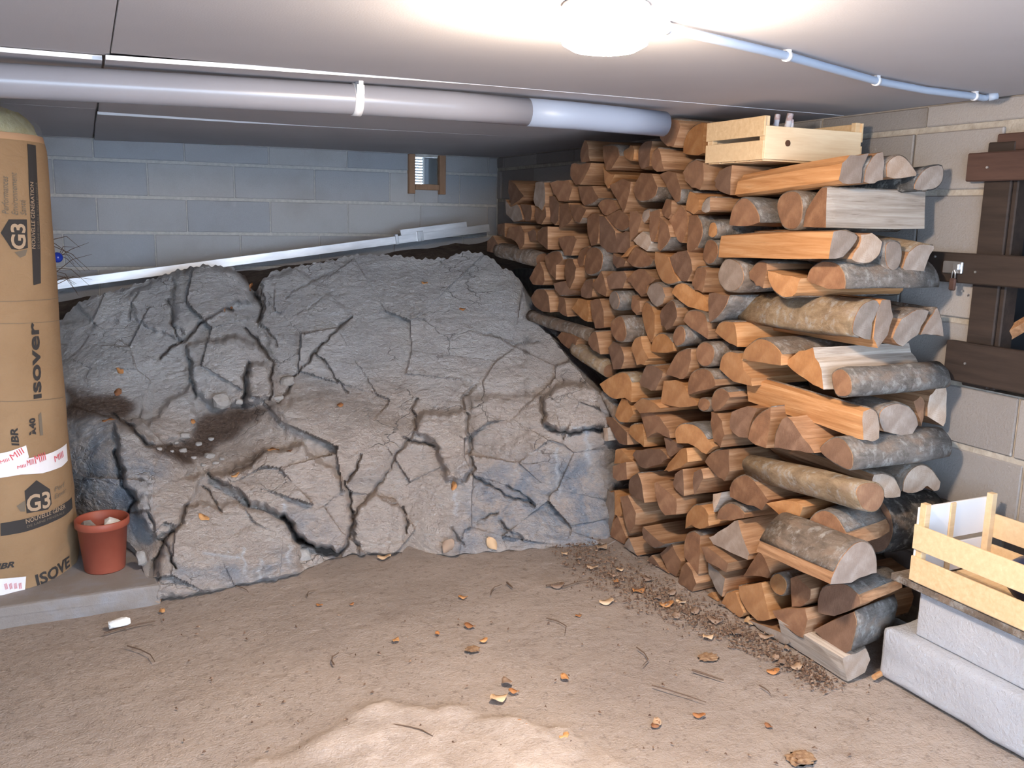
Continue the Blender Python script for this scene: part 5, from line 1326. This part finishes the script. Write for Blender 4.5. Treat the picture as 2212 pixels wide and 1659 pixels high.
for (a, b, rr, bd, lab) in (((1408, 1480), (1525, 1517), .003, .02, 'long straight twig on the floor'), ((1495, 1447), (1563, 1469), .0045, .0, 'short thick twig on the floor near the stack'), ((1375, 1398), (1388, 1438), .003, .2, 'small bent twig on the floor'), ((1060, 1285), (1085, 1262), .003, .15, 'small bent twig on the floor'), ((1180, 1335), (1220, 1367), .0025, .25, 'small bent twig on the floor'),
    ((225, 1368), (335, 1342), .004, .05, 'thin twig lying beside the white stone'), ((275, 1395), (335, 1430), .003, .1, 'thin forked twig on the floor before the step'), ((511, 1266), (537, 1280), .0025, .1, 'small bent twig on the floor'), ((665, 1289), (681, 1274), .0025, .25, 'small bent twig on the floor'), ((722, 1436), (732, 1410), .0035, .2, 'small bent twig on the floor'), ((1180, 1265), (1215, 1260), .005, 0, 'short thick twig lying by the wood chips'), ((1095, 1258), (1108, 1270), .005, 0, 'stub of twig on the floor by the rock'), ((850, 1565), (935, 1590), .003, .1, 'thin twig on the pale floor crust'), ((1640, 1480), (1665, 1500), .003, .1, 'small bent twig on the floor'), ((1215, 1268), (1275, 1252), .003, .05, 'thin twig among the wood chips')):
    twig(a, b, rr, lab, bd)
for (x, y, s, lab) in ((1530, 1420, .034, 'flat brownish moss clump on the floor near the stack'), (1730, 1638, .04, 'reddish dry moss tuft on the floor before the white block'), (1020, 1402, .025, 'dark crumb of moss on the floor')):
    bm = bmesh.new(); bmesh.ops.create_icosphere(bm, subdivisions=3, radius=1)
    for v in bm.verts:
        n = mfractal(v.co*3+Vector((x, 0, 0)), 1, 2, 4); v.co *= 1+.45*n; v.co = Vector((v.co.x*s, v.co.y*s*.8, max(0, v.co.z)*s*.22))
    tag(bm_obj('moss_clump', bm, MAT['moss'], loc=tuple(pw(x, y, 2, -.004))), lab, 'moss')
V, Fq = tube([(0, 0, 0), (.04, .01, .0)], .009, 10); tag(mesh_obj('twig', V, Fq, [MAT['split_orange']], loc=tuple(pw(1888, 1463, 2, .010))), 'stub of a cut stick beside the white block', 'twig')
# crumbs of bark below the stack : too fine to count
rd = random.Random(21); V = []; Fq = []
band = [(1225, 1185, 55), (1290, 1215, 70), (1360, 1255, 65), (1430, 1290, 60), (1510, 1330, 50), (1600, 1370, 35), (1700, 1425, 35), (1790, 1480, 30)]
for i in range(2300):
    k_ = rd.random()*(len(band)-1); j = int(k_); t = k_-j
    x = band[j][0]*(1-t)+band[j+1][0]*t+rd.gauss(0, 22); w = band[j][2]*(1-t)+band[j+1][2]*t
    y = band[j][1]*(1-t)+band[j+1][1]*t+rd.gauss(0, .40)*w
    if rd.random() < .06: x, y = rd.uniform(350, 1900), rd.uniform(1300, 1650)
    p = pw(x, y, 2, -.004)
    if p[0] > 2.2 or p[1] > 3.5: continue
    s = rd.uniform(.0015, .0065); a = rd.uniform(0, 6.28); c_, s_ = math.cos(a)*s, math.sin(a)*s; h = rd.uniform(.001, .006); n0 = len(V)
    V += [(p[0]+c_*1.6, p[1]+s_*1.6, p[2]), (p[0]-s_*.6, p[1]+c_*.6, p[2]+h*.3), (p[0]-c_*1.6, p[1]-s_*1.6, p[2]), (p[0]+s_*.6, p[1]-c_*.6, p[2]), (p[0], p[1], p[2]+h+.003)]
    Fq += [(n0, n0+1, n0+4), (n0+1, n0+2, n0+4), (n0+2, n0+3, n0+4), (n0+3, n0, n0+4)]
tag(mesh_obj('bark_crumbs', V, Fq, MAT['debris_mix']), 'fine bark crumbs and grit scattered below the firewood stack', 'debris', kind='stuff')
